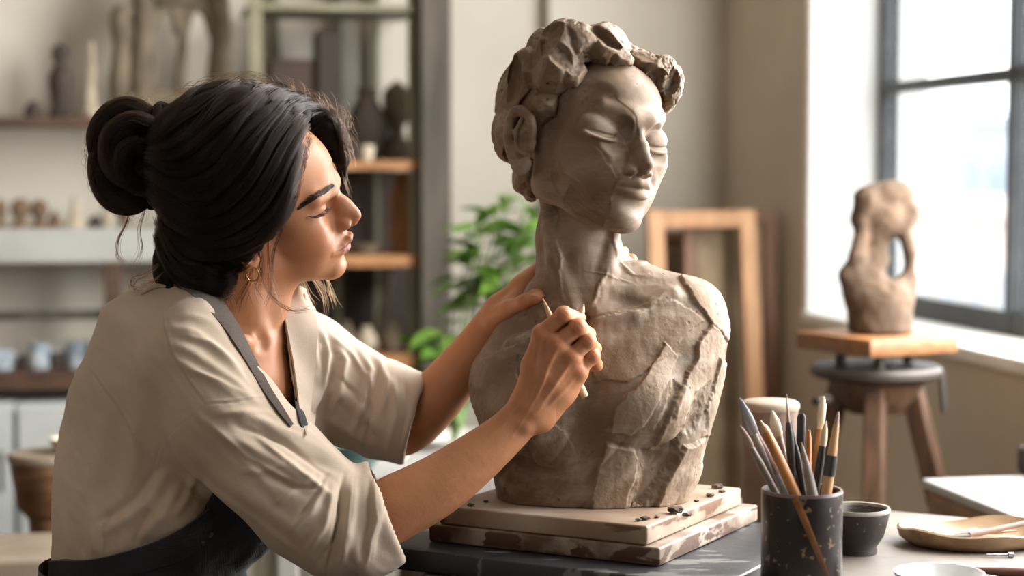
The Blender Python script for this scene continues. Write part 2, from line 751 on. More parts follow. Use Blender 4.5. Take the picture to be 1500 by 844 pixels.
# the steel window
win = bpy.data.objects.new('window_1', None); COL.objects.link(win); win.location = rp(-R_IN, OP0, SILL)
win['kind'] = 'structure'
bm = B()
PW = 0.685
ncol = 5
for i in range(ncol + 1):
    x = OP0 + 0.022 + i * PW
    if x < OP1 + 0.02:
        room_box(bm, -R_IN, -R_IN - 0.045, x - (0.012 if i else 0.018), x + 0.009, SILL, HEAD)
ZT = [SILL + 0.02, 1.435, 2.03, HEAD - 0.02]
for z in ZT:
    room_box(bm, -R_IN - 0.002, -R_IN - 0.043, OP0, OP1, z - (0.022 if z in (ZT[0], ZT[-1]) else 0.013), z + (0.028 if z in (ZT[0], ZT[-1]) else 0.013))
struct(from_bm('window_frame', bm, M['frame_metal'], win, False))
mg = bpy.data.materials.new('window_glass'); mg.use_nodes = True
_nt = mg.node_tree; _nt.nodes.clear()
_o = _nt.nodes.new('ShaderNodeOutputMaterial'); _mx = _nt.nodes.new('ShaderNodeMixShader')
_t = _nt.nodes.new('ShaderNodeBsdfTransparent'); _g = _nt.nodes.new('ShaderNodeBsdfGlossy'); _g.inputs['Roughness'].default_value = 0.02
_t.inputs['Color'].default_value = (0.96, 0.98, 0.98, 1)
_mx.inputs[0].default_value = 0.06
_nt.links.new(_t.outputs[0], _mx.inputs[1]); _nt.links.new(_g.outputs[0], _mx.inputs[2]); _nt.links.new(_mx.outputs[0], _o.inputs[0])
for i in range(2):
    for j in range(2):
        bm = B()
        room_box(bm, -R_IN - 0.020, -R_IN - 0.024, OP0 + 0.022 + i * PW + 0.014, OP0 + 0.022 + (i + 1) * PW - 0.018, ZT[j] + 0.02, ZT[j + 1] - 0.013)
        struct(from_bm('window_pane', bm, mg, win, False))

# ------------------------------------------------------------------ outside the window
fill_sun_d = bpy.data.lights.new('facade_fill', 'SUN'); fill_sun_d.energy = 1.6; fill_sun_d.angle = 0.05; fill_sun_d.color = (1.0, 0.97, 0.92)  # sun lamp added only to brighten the facades
fill_sun = bpy.data.objects.new('facade_fill', fill_sun_d); COL.objects.link(fill_sun)
fill_sun.rotation_euler = Vector((0.62, 0.55, -0.45)).to_track_quat('-Z', 'Y').to_euler()
M['facade_far'] = mat('facade_blue_grey', srgb(170, 178, 188), srgb(182, 187, 194), 0.9, 0.6, 3)
M['facade_low'] = mat('facade_pinkish', srgb(196, 182, 174), srgb(202, 194, 188), 0.9, 0.5, 3)
M['facade_win'] = mat('facade_window', srgb(150, 160, 172), None, 0.4)


def far_building(px0, px1, py_top, Y, depth, m, label, rows, cols):
    a, b2 = at(px0, py_top, Y), at(px1, py_top, Y)
    t = thing('building', label, 'building', ((a.x + b2.x) / 2, Y + depth / 2, -3.0))
    bm = B(); add_box(bm, ((a.x + b2.x) / 2, Y + depth / 2, (a.z - 3) / 2), (b2.x - a.x, depth, a.z + 3))
    from_bm('facade', bm, m, t, False)
    bm = B(); add_box(bm, ((a.x + b2.x) / 2, Y + depth / 2, a.z + 0.06), (b2.x - a.x + 0.2, depth + 0.2, 0.12)); from_bm('cornice', bm, m, t, False)
    W_ = b2.x - a.x
    for r in range(rows):
        for c in range(cols):
            bm = B()
            add_box(bm, (a.x + W_ * (c + 0.5) / cols, Y - 0.01, a.z - 0.75 - r * 1.25), (W_ / cols * 0.42, 0.06, 0.75))
            from_bm('window', bm, M['facade_win'], t, False)


far_building(1352, 1418, 158, 17.0, 4.0, M['facade_far'], 'tall pale blue-grey building seen through the left window pane', 3, 2)
far_building(1400, 1760, 182, 20.0, 5.0, M['facade_far'], 'wide pale blue-grey building outside, behind the window mullion', 3, 8)
far_building(1330, 1700, 322, 13.0, 3.0, M['facade_low'], 'low pinkish building beyond the lower window panes', 2, 9)
bm = B(); add_box(bm, (6, 14, -3.1), (60, 60, 0.2)); o = from_bm('ground', bm, M['facade_low'], None, False); struct(o)
# ================================================================== shelves at the back of the studio
M['dark_wood'] = mat('dark_walnut', srgb(92, 66, 48), srgb(66, 46, 34), 0.55, 6, 8, 0.1, 40, stretch=(1, 8, 8))
M['white_board'] = mat('white_board', srgb(180, 181, 175), srgb(166, 166, 158), 0.6, 6, 6)
M['orange_wood'] = mat('pine_board', srgb(176, 124, 74), srgb(142, 95, 54), 0.5, 5, 8, 0.1, 40, stretch=(2, 12, 12))
M['olive'] = mat('olive_paint', srgb(134, 130, 104), srgb(108, 104, 82), 0.6, 5, 6)
M['grey_post'] = mat('weathered_timber', srgb(84, 77, 67), srgb(60, 54, 46), 0.8, 4, 8, 0.2, 30, stretch=(8, 8, 1))
M['stone_grey'] = mat('aged_stone', srgb(116, 104, 84), srgb(84, 74, 60), 0.85, 12, 8, 0.3, 60)
M['dark_clay'] = mat('dark_clay', srgb(70, 58, 50), srgb(52, 43, 38), 0.8, 14, 6, 0.3, 60)
M['brown_clay'] = mat('brown_clay', srgb(128, 104, 82), srgb(100, 80, 62), 0.85, 14, 6, 0.3, 60)
M['pale_clay'] = mat('pale_clay', srgb(205, 192, 170), srgb(176, 162, 140), 0.85, 14, 6, 0.3, 60)
M['blue_glaze'] = mat('blue_white_glaze', srgb(196, 204, 208), srgb(104, 122, 138), 0.35, 22, 4)
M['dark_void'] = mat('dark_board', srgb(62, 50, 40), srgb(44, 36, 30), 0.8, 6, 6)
M['cabinet'] = mat('cabinet_white', srgb(196, 200, 198), srgb(178, 182, 180), 0.6, 4, 6)

DL = 0.26      # shelf fronts stand this far off the back wall

# boards on the wall at the left
bm = B(); back_box(bm, -70, 352, 171, 187, DL, 0.24, 0.003)
tag(from_bm('wall_shelf', bm, M['dark_wood'], None, False), 'dark brown wall shelf carrying the dark standing figurine', 'shelf')
bm = B(); back_box(bm, -70, 352, 336, 383, DL, 0.24, 0.004)
tag(from_bm('wall_shelf', bm, M['white_board'], None, False), 'thick white wall shelf with a row of small clay heads', 'shelf')
bm = B(); back_box(bm, -70, 250, 548, 567, DL + 0.04, 0.26, 0.003)
tag(from_bm('wall_shelf', bm, M['dark_wood'], None, False), 'reddish brown low shelf with blue and white mugs', 'shelf')
bm = B(); back_box(bm, -70, 250, 457, 467, DL, 0.012, 0.001)
tag(from_bm('hanging_rail', bm, M['grey_post'], None, False), 'thin dark grey rail on the wall above the mugs', 'rail')
bm = B(); back_box(bm, 152, 182, 384, 740, DL + 0.02, 0.06, 0.003)
tag(from_bm('shelf_post', bm, M['dark_wood'], None, False), 'dark wooden post under the white shelf, behind the woman\'s back', 'post')


def stand_on(px, py, d):
    p = on_back(px, py, d)
    return p


def px_m(px, d):
    return (on_back(px, 250, d) - Vector((0, 0, CAMZ))).y / FOC


def blob_figure(name, label, cat, px, y_top, y_bot, half, prof, m, d=DL - 0.10, seg=24, seed=1, group=None, sy=0.8, parts=None):
    """turned, slightly irregular clay piece; prof = (fraction of the height, fraction of the half width)"""
    p = on_back(px, y_bot, d)
    k = px_m(px, d)
    H = (y_bot - y_top) * k
    rnd = random.Random(seed)
    ph = [rnd.uniform(0, 6.28) for _ in range(4)]
    jit = lambda a, z: 1 + 0.07 * math.sin(2 * a + ph[0] + z * 30) + 0.05 * math.sin(3 * a + ph[1] - z * 45)
    bm = B()
    add_lathe(bm, (0, 0, 0), [(max(r * half * k, 0), f * H) for f, r in prof], seg, jit, 1.0, sy, WALLDIR)
    bmesh.ops.translate(bm, verts=bm.verts, vec=p)
    o = from_bm(name, bm, m, None, True, 60)
    tag(o, label, cat, group)
    return o


FIG = [(0, 0), (0, .8), (.06, .85), (.1, .62), (.3, .8), (.45, .98), (.58, .85), (.68, .5), (.72, .34), (.78, .52), (.86, .62), (.95, .45), (1, 0)]
HEADP = [(0, 0), (0, .9), (.12, .85), (.25, .5), (.36, .48), (.45, .75), (.62, .95), (.8, .85), (.94, .5), (1, 0)]
LUMP = [(0, 0), (0, .85), (.2, 1), (.5, .85), (.8, .5), (1, 0)]
CONE = [(0, 0), (0, 1), (.12, 1), (.2, .7), (.5, .5), (.8, .4), (.9, .45), (1, 0)]
SPIRE = [(0, 0), (0, .95), (.08, 1), (.12, .55), (.3, .62), (.36, .38), (.6, .42), (.66, .22), (.92, .2), (1, 0)]
VASE = [(0, 0), (0, .55), (.05, .6), (.3, .95), (.5, 1), (.7, .8), (.85, .45), (.93, .42), (1, .5), (1, .38), (.93, .3), (.7, 0)]

blob_figure('figurine', 'slim dark standing figurine on the dark wall shelf', 'figurine', 89, 64, 171, 19, FIG, M['dark_clay'], seed=3)
blob_figure('clay_lump', 'small dark lump of clay left of the dark standing figurine', 'clay lump', 49, 146, 171, 14, LUMP, M['dark_clay'], seed=4)
blob_figure('clay_spire', 'pale slender clay spire right of the dark standing figurine', 'sculpture', 136, 58, 171, 20, SPIRE, M['pale_clay'], seed=5)

# arched grey fragment on the same shelf
t = thing('arched_fragment', 'tall weathered grey fragment with two arched openings, on the dark shelf', 'sculpture', on_back(258, 171, DL - 0.08))
d_ = DL - 0.06


def arch_bar(pts, r):
    bm = B()
    k = px_m(250, d_)
    add_tube(bm, [on_back(x, y, d_) for x, y in pts], [r * k * (1 + 0.12 * math.sin(i * 2.1)) for i in range(len(pts))], 12)
    return bm


from_bm('pillar', arch_bar([(178, 171), (176, 120), (180, 70), (176, 30), (182, 14), (178, 6)], 15), M['stone_grey'], t)
from_bm('pillar', arch_bar([(212, 171), (208, 110), (212, 50), (210, -10), (212, -60)], 17), M['stone_grey'], t)
from_bm('pillar', arch_bar([(266, 171), (263, 120), (268, 60), (264, 0)], 8), M['stone_grey'], t)
from_bm('pillar', arch_bar([(326, 171), (322, 110), (324, 50), (318, 0), (312, -60)], 17), M['stone_grey'], t)
from_bm('arch', arch_bar([(214, 60), (226, 22), (244, 8), (258, 20), (264, 50)], 9), M['stone_grey'], t)
from_bm('arch', arch_bar([(266, 52), (274, 20), (288, 8), (304, 20), (318, 60)], 9), M['stone_grey'], t)
from_bm('lintel', arch_bar([(205, -20), (240, -8), (290, -8), (322, -22)], 18), M['stone_grey'], t)
from_bm('base', arch_bar([(170, 158), (220, 140), (270, 150), (335, 158)], 15), M['stone_grey'], t)

# row of small heads on the white shelf
G = 'small clay heads on the white shelf'
for i, (px, top, half, pr, mk, lab) in enumerate([
    (2, 292, 10, HEADP, 'brown_clay', 'small brown clay head at the photo\'s left edge on the white shelf'),
    (30, 290, 17, HEADP, 'brown_clay', 'broad brown clay head, second from the photo\'s left edge on the white shelf'),
    (58, 292, 15, HEADP, 'brown_clay', 'brown clay head with narrow neck, third along the white shelf'),
    (80, 308, 11, LUMP, 'brown_clay', 'squat brown clay lump between heads on the white shelf'),
    (111, 286, 15, CONE, 'pale_clay', 'pale cone-shaped clay study, tallest on the white shelf'),
    (140, 314, 12, LUMP, 'dark_clay', 'low dark clay lump right of the pale cone on the white shelf'),
    (158, 300, 10, HEADP, 'pale_clay', 'small pale clay head beside the hair bun, on the white shelf'),
    (182, 304, 12, HEADP, 'brown_clay', 'small brown clay head furthest right on the white shelf')]):
    blob_figure('head_study' if pr is HEADP else 'clay_study', lab, 'clay study', px, top, 336, half, pr, M[mk], seed=10 + i, group=G)


def mug(px, top, bot, half, m, lab, d=DL - 0.06, group='blue and white mugs on the low shelf', handle=True):
    p = on_back(px, bot, d)
    k = px_m(px, d)
    H, R = (bot - top) * k, half * k
    t = thing('mug', lab, 'mug', p, group)
    bm = B()
    add_lathe(bm, p, [(0, 0), (R * .8, 0), (R * .9, H * .1), (R, H * .5), (R * .98, H), (R * .9, H), (R * .88, H * .15), (0, H * .12)], 24)
    from_bm('body', bm, m, t)
    if handle:
        bm = B()
        e = WN
        add_tube(bm, [p + e * (R * .9) + Vector((0, 0, H * .8)), p + e * (R * 1.5) + Vector((0, 0, H * .72)), p + e * (R * 1.55) + Vector((0, 0, H * .4)), p + e * (R * .92) + Vector((0, 0, H * .22))], R * .13, 8)
        from_bm('handle', bm, m, t)


for px, top, half, mk, lab in [(2, 512, 17, 'blue_glaze', 'white and blue mug cut by the photo\'s left edge'),
                               (36, 520, 11, 'dark_clay', 'small dark mug between pale mugs on the low shelf'),
                               (58, 503, 16, 'blue_glaze', 'blue-grey mug, second pale one along the low shelf'),
                               (84, 516, 11, 'dark_clay', 'dark mug left of the pale mug by the woman\'s back'),
                               (114, 500, 19, 'blue_glaze', 'large white and blue mug beside the woman\'s back')]:
    mug(px, top, 548, half, M[mk], lab)

# white cabinets below
for a, b_, lab in ((-62, 20, 'white cabinet at the photo\'s left edge under the low shelf'), (22, 150, 'white cabinet under the low shelf behind the round wooden pedestal')):
    s0, z1 = sz(a, 592, DL + 0.04); s1, _ = sz(b_, 592, DL + 0.04)
    t = thing('cabinet', lab, 'cabinet', rp((s0 + s1) / 2, 0.15, 0), 'white cabinets under the low shelf')
    bm = B(); room_box(bm, s0, s1, 0.02, DL + 0.03, 0, z1, 0.003); from_bm('body', bm, M['cabinet'], t, False)
    bm = B(); room_box(bm, s0 - 0.006, s1 + 0.006, DL + 0.03, DL + 0.048, 0.08, z1 - 0.01, 0.003); o = from_bm('door', bm, M['cabinet'], t, False)
    bm = B(); add_tube(bm, [rp(s1 + 0.03, DL + 0.05, z1 - 0.12), rp(s1 + 0.03, DL + 0.075, z1 - 0.13), rp(s1 + 0.03, DL + 0.075, z1 - 0.2), rp(s1 + 0.03, DL + 0.05, z1 - 0.21)], 0.005, 8); from_bm('handle', bm, M['grey_post'], o)

# ------------------------------------------------------------------ the shelving unit behind the woman
SU = thing('shelving_unit', 'olive framed shelving unit with pine shelves behind the woman\'s head', 'shelving unit', rp(1.9, 0.2, 0))
DF = 0.36
for (a, b_, d) in ((366, 386, DF), (600, 614, DF), (400, 411, 0.05), (488, 500, 0.05), (548, 556, 0.05)):
    s0, _ = sz(a, 250, d); s1, _ = sz(b_, 250, d)
    bm = B(); room_box(bm, s0, s1, d, d - 0.03, 0, 1.85, 0.002); from_bm('upright', bm, M['olive'], SU, False)
for (y0, y1, mk) in ((4, 17, 'olive'), (235, 249, 'orange_wood'), (376, 391, 'orange_wood'), (524, 540, 'orange_wood'), (690, 704, 'orange_wood')):
    s0, z1 = sz(362, y0, DF + 0.01); s1, z0 = sz(616, y1, DF + 0.01)
    bm = B(); room_box(bm, s0, s1, DF + 0.01, 0.05, z0, z1, 0.002); from_bm('shelf_board', bm, M[mk], SU, False)
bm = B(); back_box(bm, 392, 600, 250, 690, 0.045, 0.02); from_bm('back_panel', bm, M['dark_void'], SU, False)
bm = B(); s0, z1 = sz(616, -60, DF + 0.05); s1, _ = sz(661, 0, DF + 0.05); room_box(bm, s0, s1, DF + 0.05, DF - 0.05, 0, 2.4, 0.004)
tag(from_bm('timber_post', bm, M['grey_post'], None, False), 'wide weathered grey timber post right of the shelving unit', 'post')


def shelf_z(y):
    return sz(490, y, DF + 0.01)[1]


# two dark blocks on the second shelf
bm = B(); back_box(bm, 396, 462, 86, 236, 0.28, 0.12, 0.006)
tag(from_bm('wood_block', bm, mat('brown_block', srgb(66, 46, 32), srgb(48, 34, 25), 0.7, 8), None, False), 'square brown wooden block on the upper shelf', 'block')
bm = B(); back_box(bm, 463, 503, 43, 236, 0.30, 0.10, 0.01)
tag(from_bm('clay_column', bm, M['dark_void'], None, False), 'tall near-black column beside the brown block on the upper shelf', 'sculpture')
BUSTP = [(0, 0), (0, .9), (.1, .95), (.22, .8), (.3, .42), (.42, .4), (.52, .7), (.72, .95), (.88, .75), (1, 0)]
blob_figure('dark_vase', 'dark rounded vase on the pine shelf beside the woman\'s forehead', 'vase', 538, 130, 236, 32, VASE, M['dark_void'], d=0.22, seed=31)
blob_figure('plaster_head', 'tall buff clay head on the pine shelf by the timber post', 'sculpture', 582, 118, 236, 26, BUSTP, M['stone_grey'], d=0.2, seed=32)
blob_figure('clay_cup', 'small pale cup in front of the dark vase on the pine shelf', 'cup', 538, 213, 236, 11, [(0, 0), (0, .7), (.1, .75), (.9, 1), (1, 1), (1, .85), (.2, .6), (.18, 0)], M['pale_clay'], d=0.33, seed=33)
blob_figure('jar', 'small dark jar left of the pale cup, near the woman\'s hairline', 'jar', 516, 208, 236, 11, VASE, M['dark_clay'], d=0.32, seed=34)
blob_figure('wood_carving', 'upright orange-brown wood carving on the middle shelf', 'sculpture', 590, 250, 377, 21, [(0, 0), (0, .95), (.15, .8), (.3, 1), (.5, .82), (.62, .9), (.8, .66), (.9, .8), (1, 0)], mat('carved_wood', srgb(168, 118, 68), srgb(120, 80, 44), 0.6, 12, 6, 0.3, 30, stretch=(3, 3, 1)), d=0.26, seed=35)
bm = B(); back_box(bm, 500, 542, 262, 377, 0.14, 0.04, 0.004)
tag(from_bm('clay_tablet', bm, M['dark_clay'], None, False), 'dark upright tablet in the shadow of the middle shelf', 'tablet')
blob_figure('clay_saucer', 'low grey dish in front of the woman\'s mouth on the middle shelf', 'dish', 532, 357, 377, 26, [(0, 0), (0, .5), (.3, .7), (1, 1), (1, .92), (.4, .6), (.3, 0)], M['stone_grey'], d=0.32, seed=36)
# lower shelf: leaning plank and pots
p0, p1 = on_back(548, 524, 0.3), on_back(572, 398, 0.1)
bm = B(); add_beam(bm, p0, p1, 0.045, 0.012, 0.002)
tag(from_bm('leaning_plank', bm, M['stone_grey'], None, False), 'pale narrow plank leaning on the lowest visible shelf', 'plank')
for i, (px, top, half, mk, lab) in enumerate([(505, 470, 22, 'stone_grey', 'grey bowl-like pot left on the lowest visible shelf'), (538, 478, 18, 'pale_clay', 'pale pot in the middle of the lowest visible shelf'),
                                              (578, 466, 22, 'stone_grey', 'grey pot by the timber post on the lowest visible shelf')]):
    blob_figure('pot', lab, 'pot', px, top, 524, half, VASE, M[mk], d=0.26 + 0.02 * i, seed=40 + i, group='pots on the lowest visible shelf')
bm = B(); s0, z1 = sz(430, 566, 0.30); s1, z0 = sz(598, 690, 0.3); room_box(bm, s0, s1, 0.30, 0.10, z0, z1, 0.004)
tag(from_bm('storage_box', bm, M['dark_void'], None, False), 'dark storage box at the bottom of the shelving unit', 'box')

# ------------------------------------------------------------------ stretcher frames leaning on the back wall
M['frame_pine'] = mat('stretcher_pine', srgb(190, 142, 98), srgb(164, 118, 78), 0.55, 6, 8, 0.1, 40, stretch=(6, 6, 1))
M['frame_brown'] = mat('stretcher_brown', srgb(128, 92, 66), srgb(104, 74, 52), 0.6, 6, 8, stretch=(6, 6, 1))
M['canvas_back'] = mat('raw_canvas_back', srgb(158, 140, 112), srgb(132, 114, 90), 0.9, 10, 6)


def stretcher(px0, px1, py_top, d_bot, d_top, bar, m, lab, canvas=False):
    """frame on the floor, leaning back"""
    s0, ztop = sz(px0, py_top, d_top); s1, _ = sz(px1, py_top, d_top)
    t = thing('stretcher_frame', lab, 'frame', rp((s0 + s1) / 2, (d_bot + d_top) / 2, 0), 'stretcher frames leaning on the back wall')
    P = lambda s, z, off=0.0: rp(s, d_bot + (d_top - d_bot) * z / ztop + off, z)
    h = bar / 2
    for s in (s0 - h, s1 + h):
        bm = B(); add_beam(bm, P(s, 0.0), P(s, ztop), 0.028, bar, 0.002, PI / 2 + WALLDIR if False else 0); from_bm('side_bar', bm, m, t, False)
    for z in (ztop - h, h + 0.001):
        bm = B(); add_beam(bm, P(s0, z), P(s1, z), bar, 0.026, 0.002); from_bm('rail', bm, m, t, False)
    if canvas:
        bm = B(); n = rp(0, 0.0) - rp(0, 0.005)
        add_prism(bm, [P(s0 - bar, bar, -0.006), P(s1 + bar, bar, -0.006), P(s1 + bar, ztop - bar, -0.006), P(s0 - bar, ztop - bar, -0.006)],
                  [P(s0 - bar, bar, -0.009), P(s1 + bar, bar, -0.009), P(s1 + bar, ztop - bar, -0.009), P(s0 - bar, ztop - bar, -0.009)])
        from_bm('canvas', bm, M['canvas_back'], t, False)


stretcher(946, 1104, 309, 0.80, 0.60, 0.040, M['frame_pine'], 'tall pine stretcher frame in front, leaning right of the bust', False)
stretcher(1000, 1137, 308, 0.60, 0.54, 0.034, M['frame_brown'], 'brown stretcher frame behind the pine one', True)
stretcher(960, 1070, 338, 0.50, 0.42, 0.024, M['frame_brown'], 'smaller thin brown frame inside the pine frame\'s outline', True)
# ================================================================== middle distance
M['stand_wood'] = mat('stand_top_wood', srgb(150, 104, 66), srgb(124, 82, 50), 0.45, 5, 8, 0.08, 40, stretch=(2, 10, 10))
M['stand_dark'] = mat('stand_dark_wood', srgb(104, 76, 56), srgb(74, 54, 41), 0.55, 8, 8, 0.15, 40, stretch=(8, 8, 1.5), third=srgb(140, 124, 104), third_pos=0.62, third_scale=9)
M['stand_metal'] = mat('turntable_metal', srgb(66, 57, 49), srgb(48, 42, 37), 0.5, 14)
M['clay_tan'] = mat('tan_clay_figure', srgb(104, 83, 65), srgb(80, 63, 48), 0.85, 16, 8, 0.35, 70)

# sculpture stand by the window
ST_Y = 3.3
sc_ = at(1284, 486, ST_Y)
ST = thing('sculpture_stand', 'wooden tripod sculpture stand by the window holding a small torso', 'stand', (sc_.x, ST_Y, 0))
zt = sc_.z
bm = B(); add_box(bm, (sc_.x, ST_Y, zt - 0.018), (0.205, 0.205, 0.032), math.radians(-60), 0.004)
from_bm('board', bm, M['stand_wood'], ST, True, 30)
for a in (0.4, 2.5, 4.6):
    bm = B(); add_tube(bm, [(sc_.x + .07 * math.cos(a), ST_Y + .07 * math.sin(a), zt - 0.062), (sc_.x + .07 * math.cos(a), ST_Y + .07 * math.sin(a), zt - 0.034)], 0.010, 10); from_bm('spacer', bm, M['stand_metal'], ST)
bm = B(); add_lathe(bm, (sc_.x, ST_Y, zt - 0.052 - 0.03), [(0, 0), (.108, 0), (.118, .006), (.118, .016), (.112, .022), (0, .022)], 40); from_bm('turntable', bm, M['stand_metal'], ST)
bm = B(); add_lathe(bm, (sc_.x, ST_Y, zt - 0.145), [(0, 0), (.05, 0), (.075, .03), (.088, .062), (0, .064)], 36); from_bm('hub', bm, M['stand_dark'], ST)
for a in (math.radians(-102), math.radians(-18), math.radians(165)):
    top = Vector((sc_.x + .06 * math.cos(a), ST_Y + .06 * math.sin(a), zt - 0.085)); bot = Vector((sc_.x + .275 * math.cos(a), ST_Y + .275 * math.sin(a), 0.0))
    bm = B(); add_beam(bm, bot, top, 0.036, 0.032, 0.004, a); from_bm('leg', bm, M['stand_dark'], ST, False)
bm = B(); add_tube(bm, [(sc_.x - .10, ST_Y - .09, zt - .11), (sc_.x - .13, ST_Y - .13, zt - .11)], 0.008, 8); from_bm('clamp_screw', bm, M['stand_metal'], ST)
bm = B(); add_tube(bm, [(sc_.x + .108, ST_Y - .04, zt - .07), (sc_.x + .112, ST_Y - .05, zt - .14)], 0.006, 8); from_bm('clamp', bm, M['stand_metal'], ST)


def small_torso():
    h = 0.0042
    c = at(1292, 466, ST_Y)
    k = ST_Y / FOC

    def q(px, py, dy=0.0):
        p = at(px, py, ST_Y + dy * k)
        return (p.x, p.y, p.z)
    F = Field((c.x - 0.12, ST_Y - 0.11, zt - 0.002), (c.x + 0.12, ST_Y + 0.11, zt + 0.34), h)
    # plinth-like base of the torso
    F.add(capsule(q(1289, 446, 0), q(1289, 540, 0), 47 * k, 47 * k), 0.0)
    F.add(ellipsoid(q(1288, 425, 0), (50 * k, 38 * k, 34 * k)), 0.02)
    F.add(ellipsoid(q(1262, 420, -8), (26 * k, 26 * k, 30 * k)), 0.02)
    # trunk up to the head
    chain(F, [q(1284, 420, 8), q(1282, 385, 10), q(1284, 345, 6)], [28 * k, 20 * k, 17 * k], 0.02, 0.02)
    # arms lifted to the head
    chain(F, [q(1262, 345, -10), q(1256, 375, -14), q(1244, 405, -10), q(1258, 425, -14)], [12 * k, 11 * k, 13 * k, 14 * k], 0.015, 0.012)
    chain(F, [q(1326, 332, -8), q(1332, 370, -10), q(1333, 410, -6), q(1325, 434, -4)], [11 * k, 9 * k, 9 * k, 12 * k], 0.015, 0.012)
    # head with rolled hair
    F.add(ellipsoid(q(1296, 315, 2), (34 * k, 32 * k, 36 * k)), 0.015)
    F.add(ellipsoid(q(1275, 296, -4), (26 * k, 26 * k, 26 * k)), 0.01)
    F.add(ellipsoid(q(1305, 284, 0), (34 * k, 28 * k, 20 * k)), 0.01)
    F.add(ellipsoid(q(1262, 320, -6), (16 * k, 20 * k, 20 * k)), 0.01)
    F.add(ellipsoid(q(1332, 314, -2), (16 * k, 18 * k, 22 * k)), 0.01)
    # opening between arm and trunk
    F.sub(capsule(q(1311, 374, -40), q(1311, 374, 60), 8 * k, 8 * k), 0.01)
    F.sub(capsule(q(1308, 398, -40), q(1306, 398, 60), 11 * k, 11 * k), 0.01)
    F.cut(lambda X, Y, Z: (zt + 0.0005 - Z) + 0 * X + 0 * Y)
    v, f = F.mesh(1)
    n = vnormals(v, f)
    v = v + n * (noise3(v, 60, 5, 2) * 0.003)[:, None]
    v[:, 2] = np.maximum(v[:, 2], zt + 0.0003)
    o = link('torso_figure', np_mesh('torso_figure', v, f), M['clay_tan'])
    tag(o, 'small tan clay torso with arms raised to its head, on the stand by the window', 'sculpture')


small_torso()

# white work table at the right edge
WT_Z = 0.745
a = at_z(1357, 704, WT_Z)
_s1 = -(a - CORNER).dot(WN); _d1 = -(a - CORNER).dot(WT)      # near left corner in room measure
_s0, _d0 = 0.03, _d1 + 0.45
_d1 -= 0.02
t = thing('side_table', 'white topped wooden table by the window at the photo\'s right edge', 'table', rp((_s0 + _s1) / 2, (_d0 + _d1) / 2, 0))
M['white_top'] = mat('white_table_top', srgb(176, 174, 169), srgb(152, 150, 147), 0.45, 5, 6)
M['apron_wood'] = mat('table_apron_wood', srgb(150, 112, 78), srgb(116, 84, 56), 0.55, 6, 8, stretch=(2, 2, 10))
bm = B(); room_box(bm, _s0, _s1, _d1, _d0, WT_Z - .016, WT_Z, .004); from_bm('table_top', bm, M['white_top'], t, False)
bm = B(); room_box(bm, _s1 - .03, _s1 - .008, _d1 + .01, _d0 - .01, WT_Z - .075, WT_Z - .016, .002); from_bm('apron', bm, M['apron_wood'], t, False)
bm = B(); room_box(bm, _s0 + .04, _s1 - .04, _d1 + .01, _d1 + .032, WT_Z - .075, WT_Z - .016, .002); from_bm('apron', bm, M['apron_wood'], t, False)
for ss in (_s0 + .03, _s1 - .03):
    for dd in (_d1 + .03, _d0 - .03):
        bm = B(); room_box(bm, ss - .02, ss + .02, dd - .02, dd + .02, 0, WT_Z - .016, .002); from_bm('leg', bm, M['apron_wood'], t, False)
p = at_z(1514, 694, WT_Z)
bm = B(); add_lathe(bm, p, [(0, 0), (.022, 0), (.026, .01), (.026, .04), (.022, .045), (.019, .045), (.02, .01), (0, .008)], 28)
tag(from_bm('ink_pot', bm, M['stand_metal']), 'small dark grey pot on the white table, cut by the photo\'s right edge', 'pot')

# potted plant behind the bust
M['leaf'] = mat('plant_leaf', srgb(132, 168, 74), srgb(86, 132, 50), 0.45, 9, 3)
M['leaf'].node_tree.nodes['Principled BSDF'].inputs['Transmission Weight'].default_value = 0.0
M['stem'] = mat('plant_stem', srgb(96, 110, 60), None, 0.6)
M['pot_white'] = mat('plant_pot_white', srgb(222, 220, 212), srgb(204, 200, 190), 0.5, 8)
PLY = 3.85
pb = at(664, 640, PLY)
pl = thing('potted_plant', 'leafy green plant in a white pot behind the bust\'s neck', 'plant', (pb.x, PLY, 0.50))
bm = B(); add_lathe(bm, (pb.x, PLY, 0.52), [(0, 0), (.075, 0), (.085, .03), (.10, .16), (.105, .165), (.098, .165), (.09, .14), (0, .135)], 36); from_bm('pot', bm, M['pot_white'], pl)
rnd = random.Random(11)
bst, bl = B(), B()


def leaf(bm, base, d, L, wd, droop, rnd):
    d = d.normalized()
    side = d.cross(Vector((0, 0, 1)))
    if side.length < .1:
        side = Vector((1, 0, 0))
    side.normalize()
    side = (side + Vector((0, 0, rnd.uniform(-.6, .6)))).normalized()
    prev = None
    for i in range(8):
        f = i / 7
        c = base + d * (L * f) + Vector((0, 0, -droop * f * f * L))
        wv = wd * math.sin(PI * min(f * .93 + .07, 1)) ** .8
        nrm = side.cross(d).normalized()
        row = [bm.verts.new(c - side * wv + nrm * wv * .25), bm.verts.new(c), bm.verts.new(c + side * wv + nrm * wv * .25)]
        if prev:
            bm.faces.new((prev[0], prev[1], row[1], row[0])); bm.faces.new((prev[1], prev[2], row[2], row[1]))
        prev = row


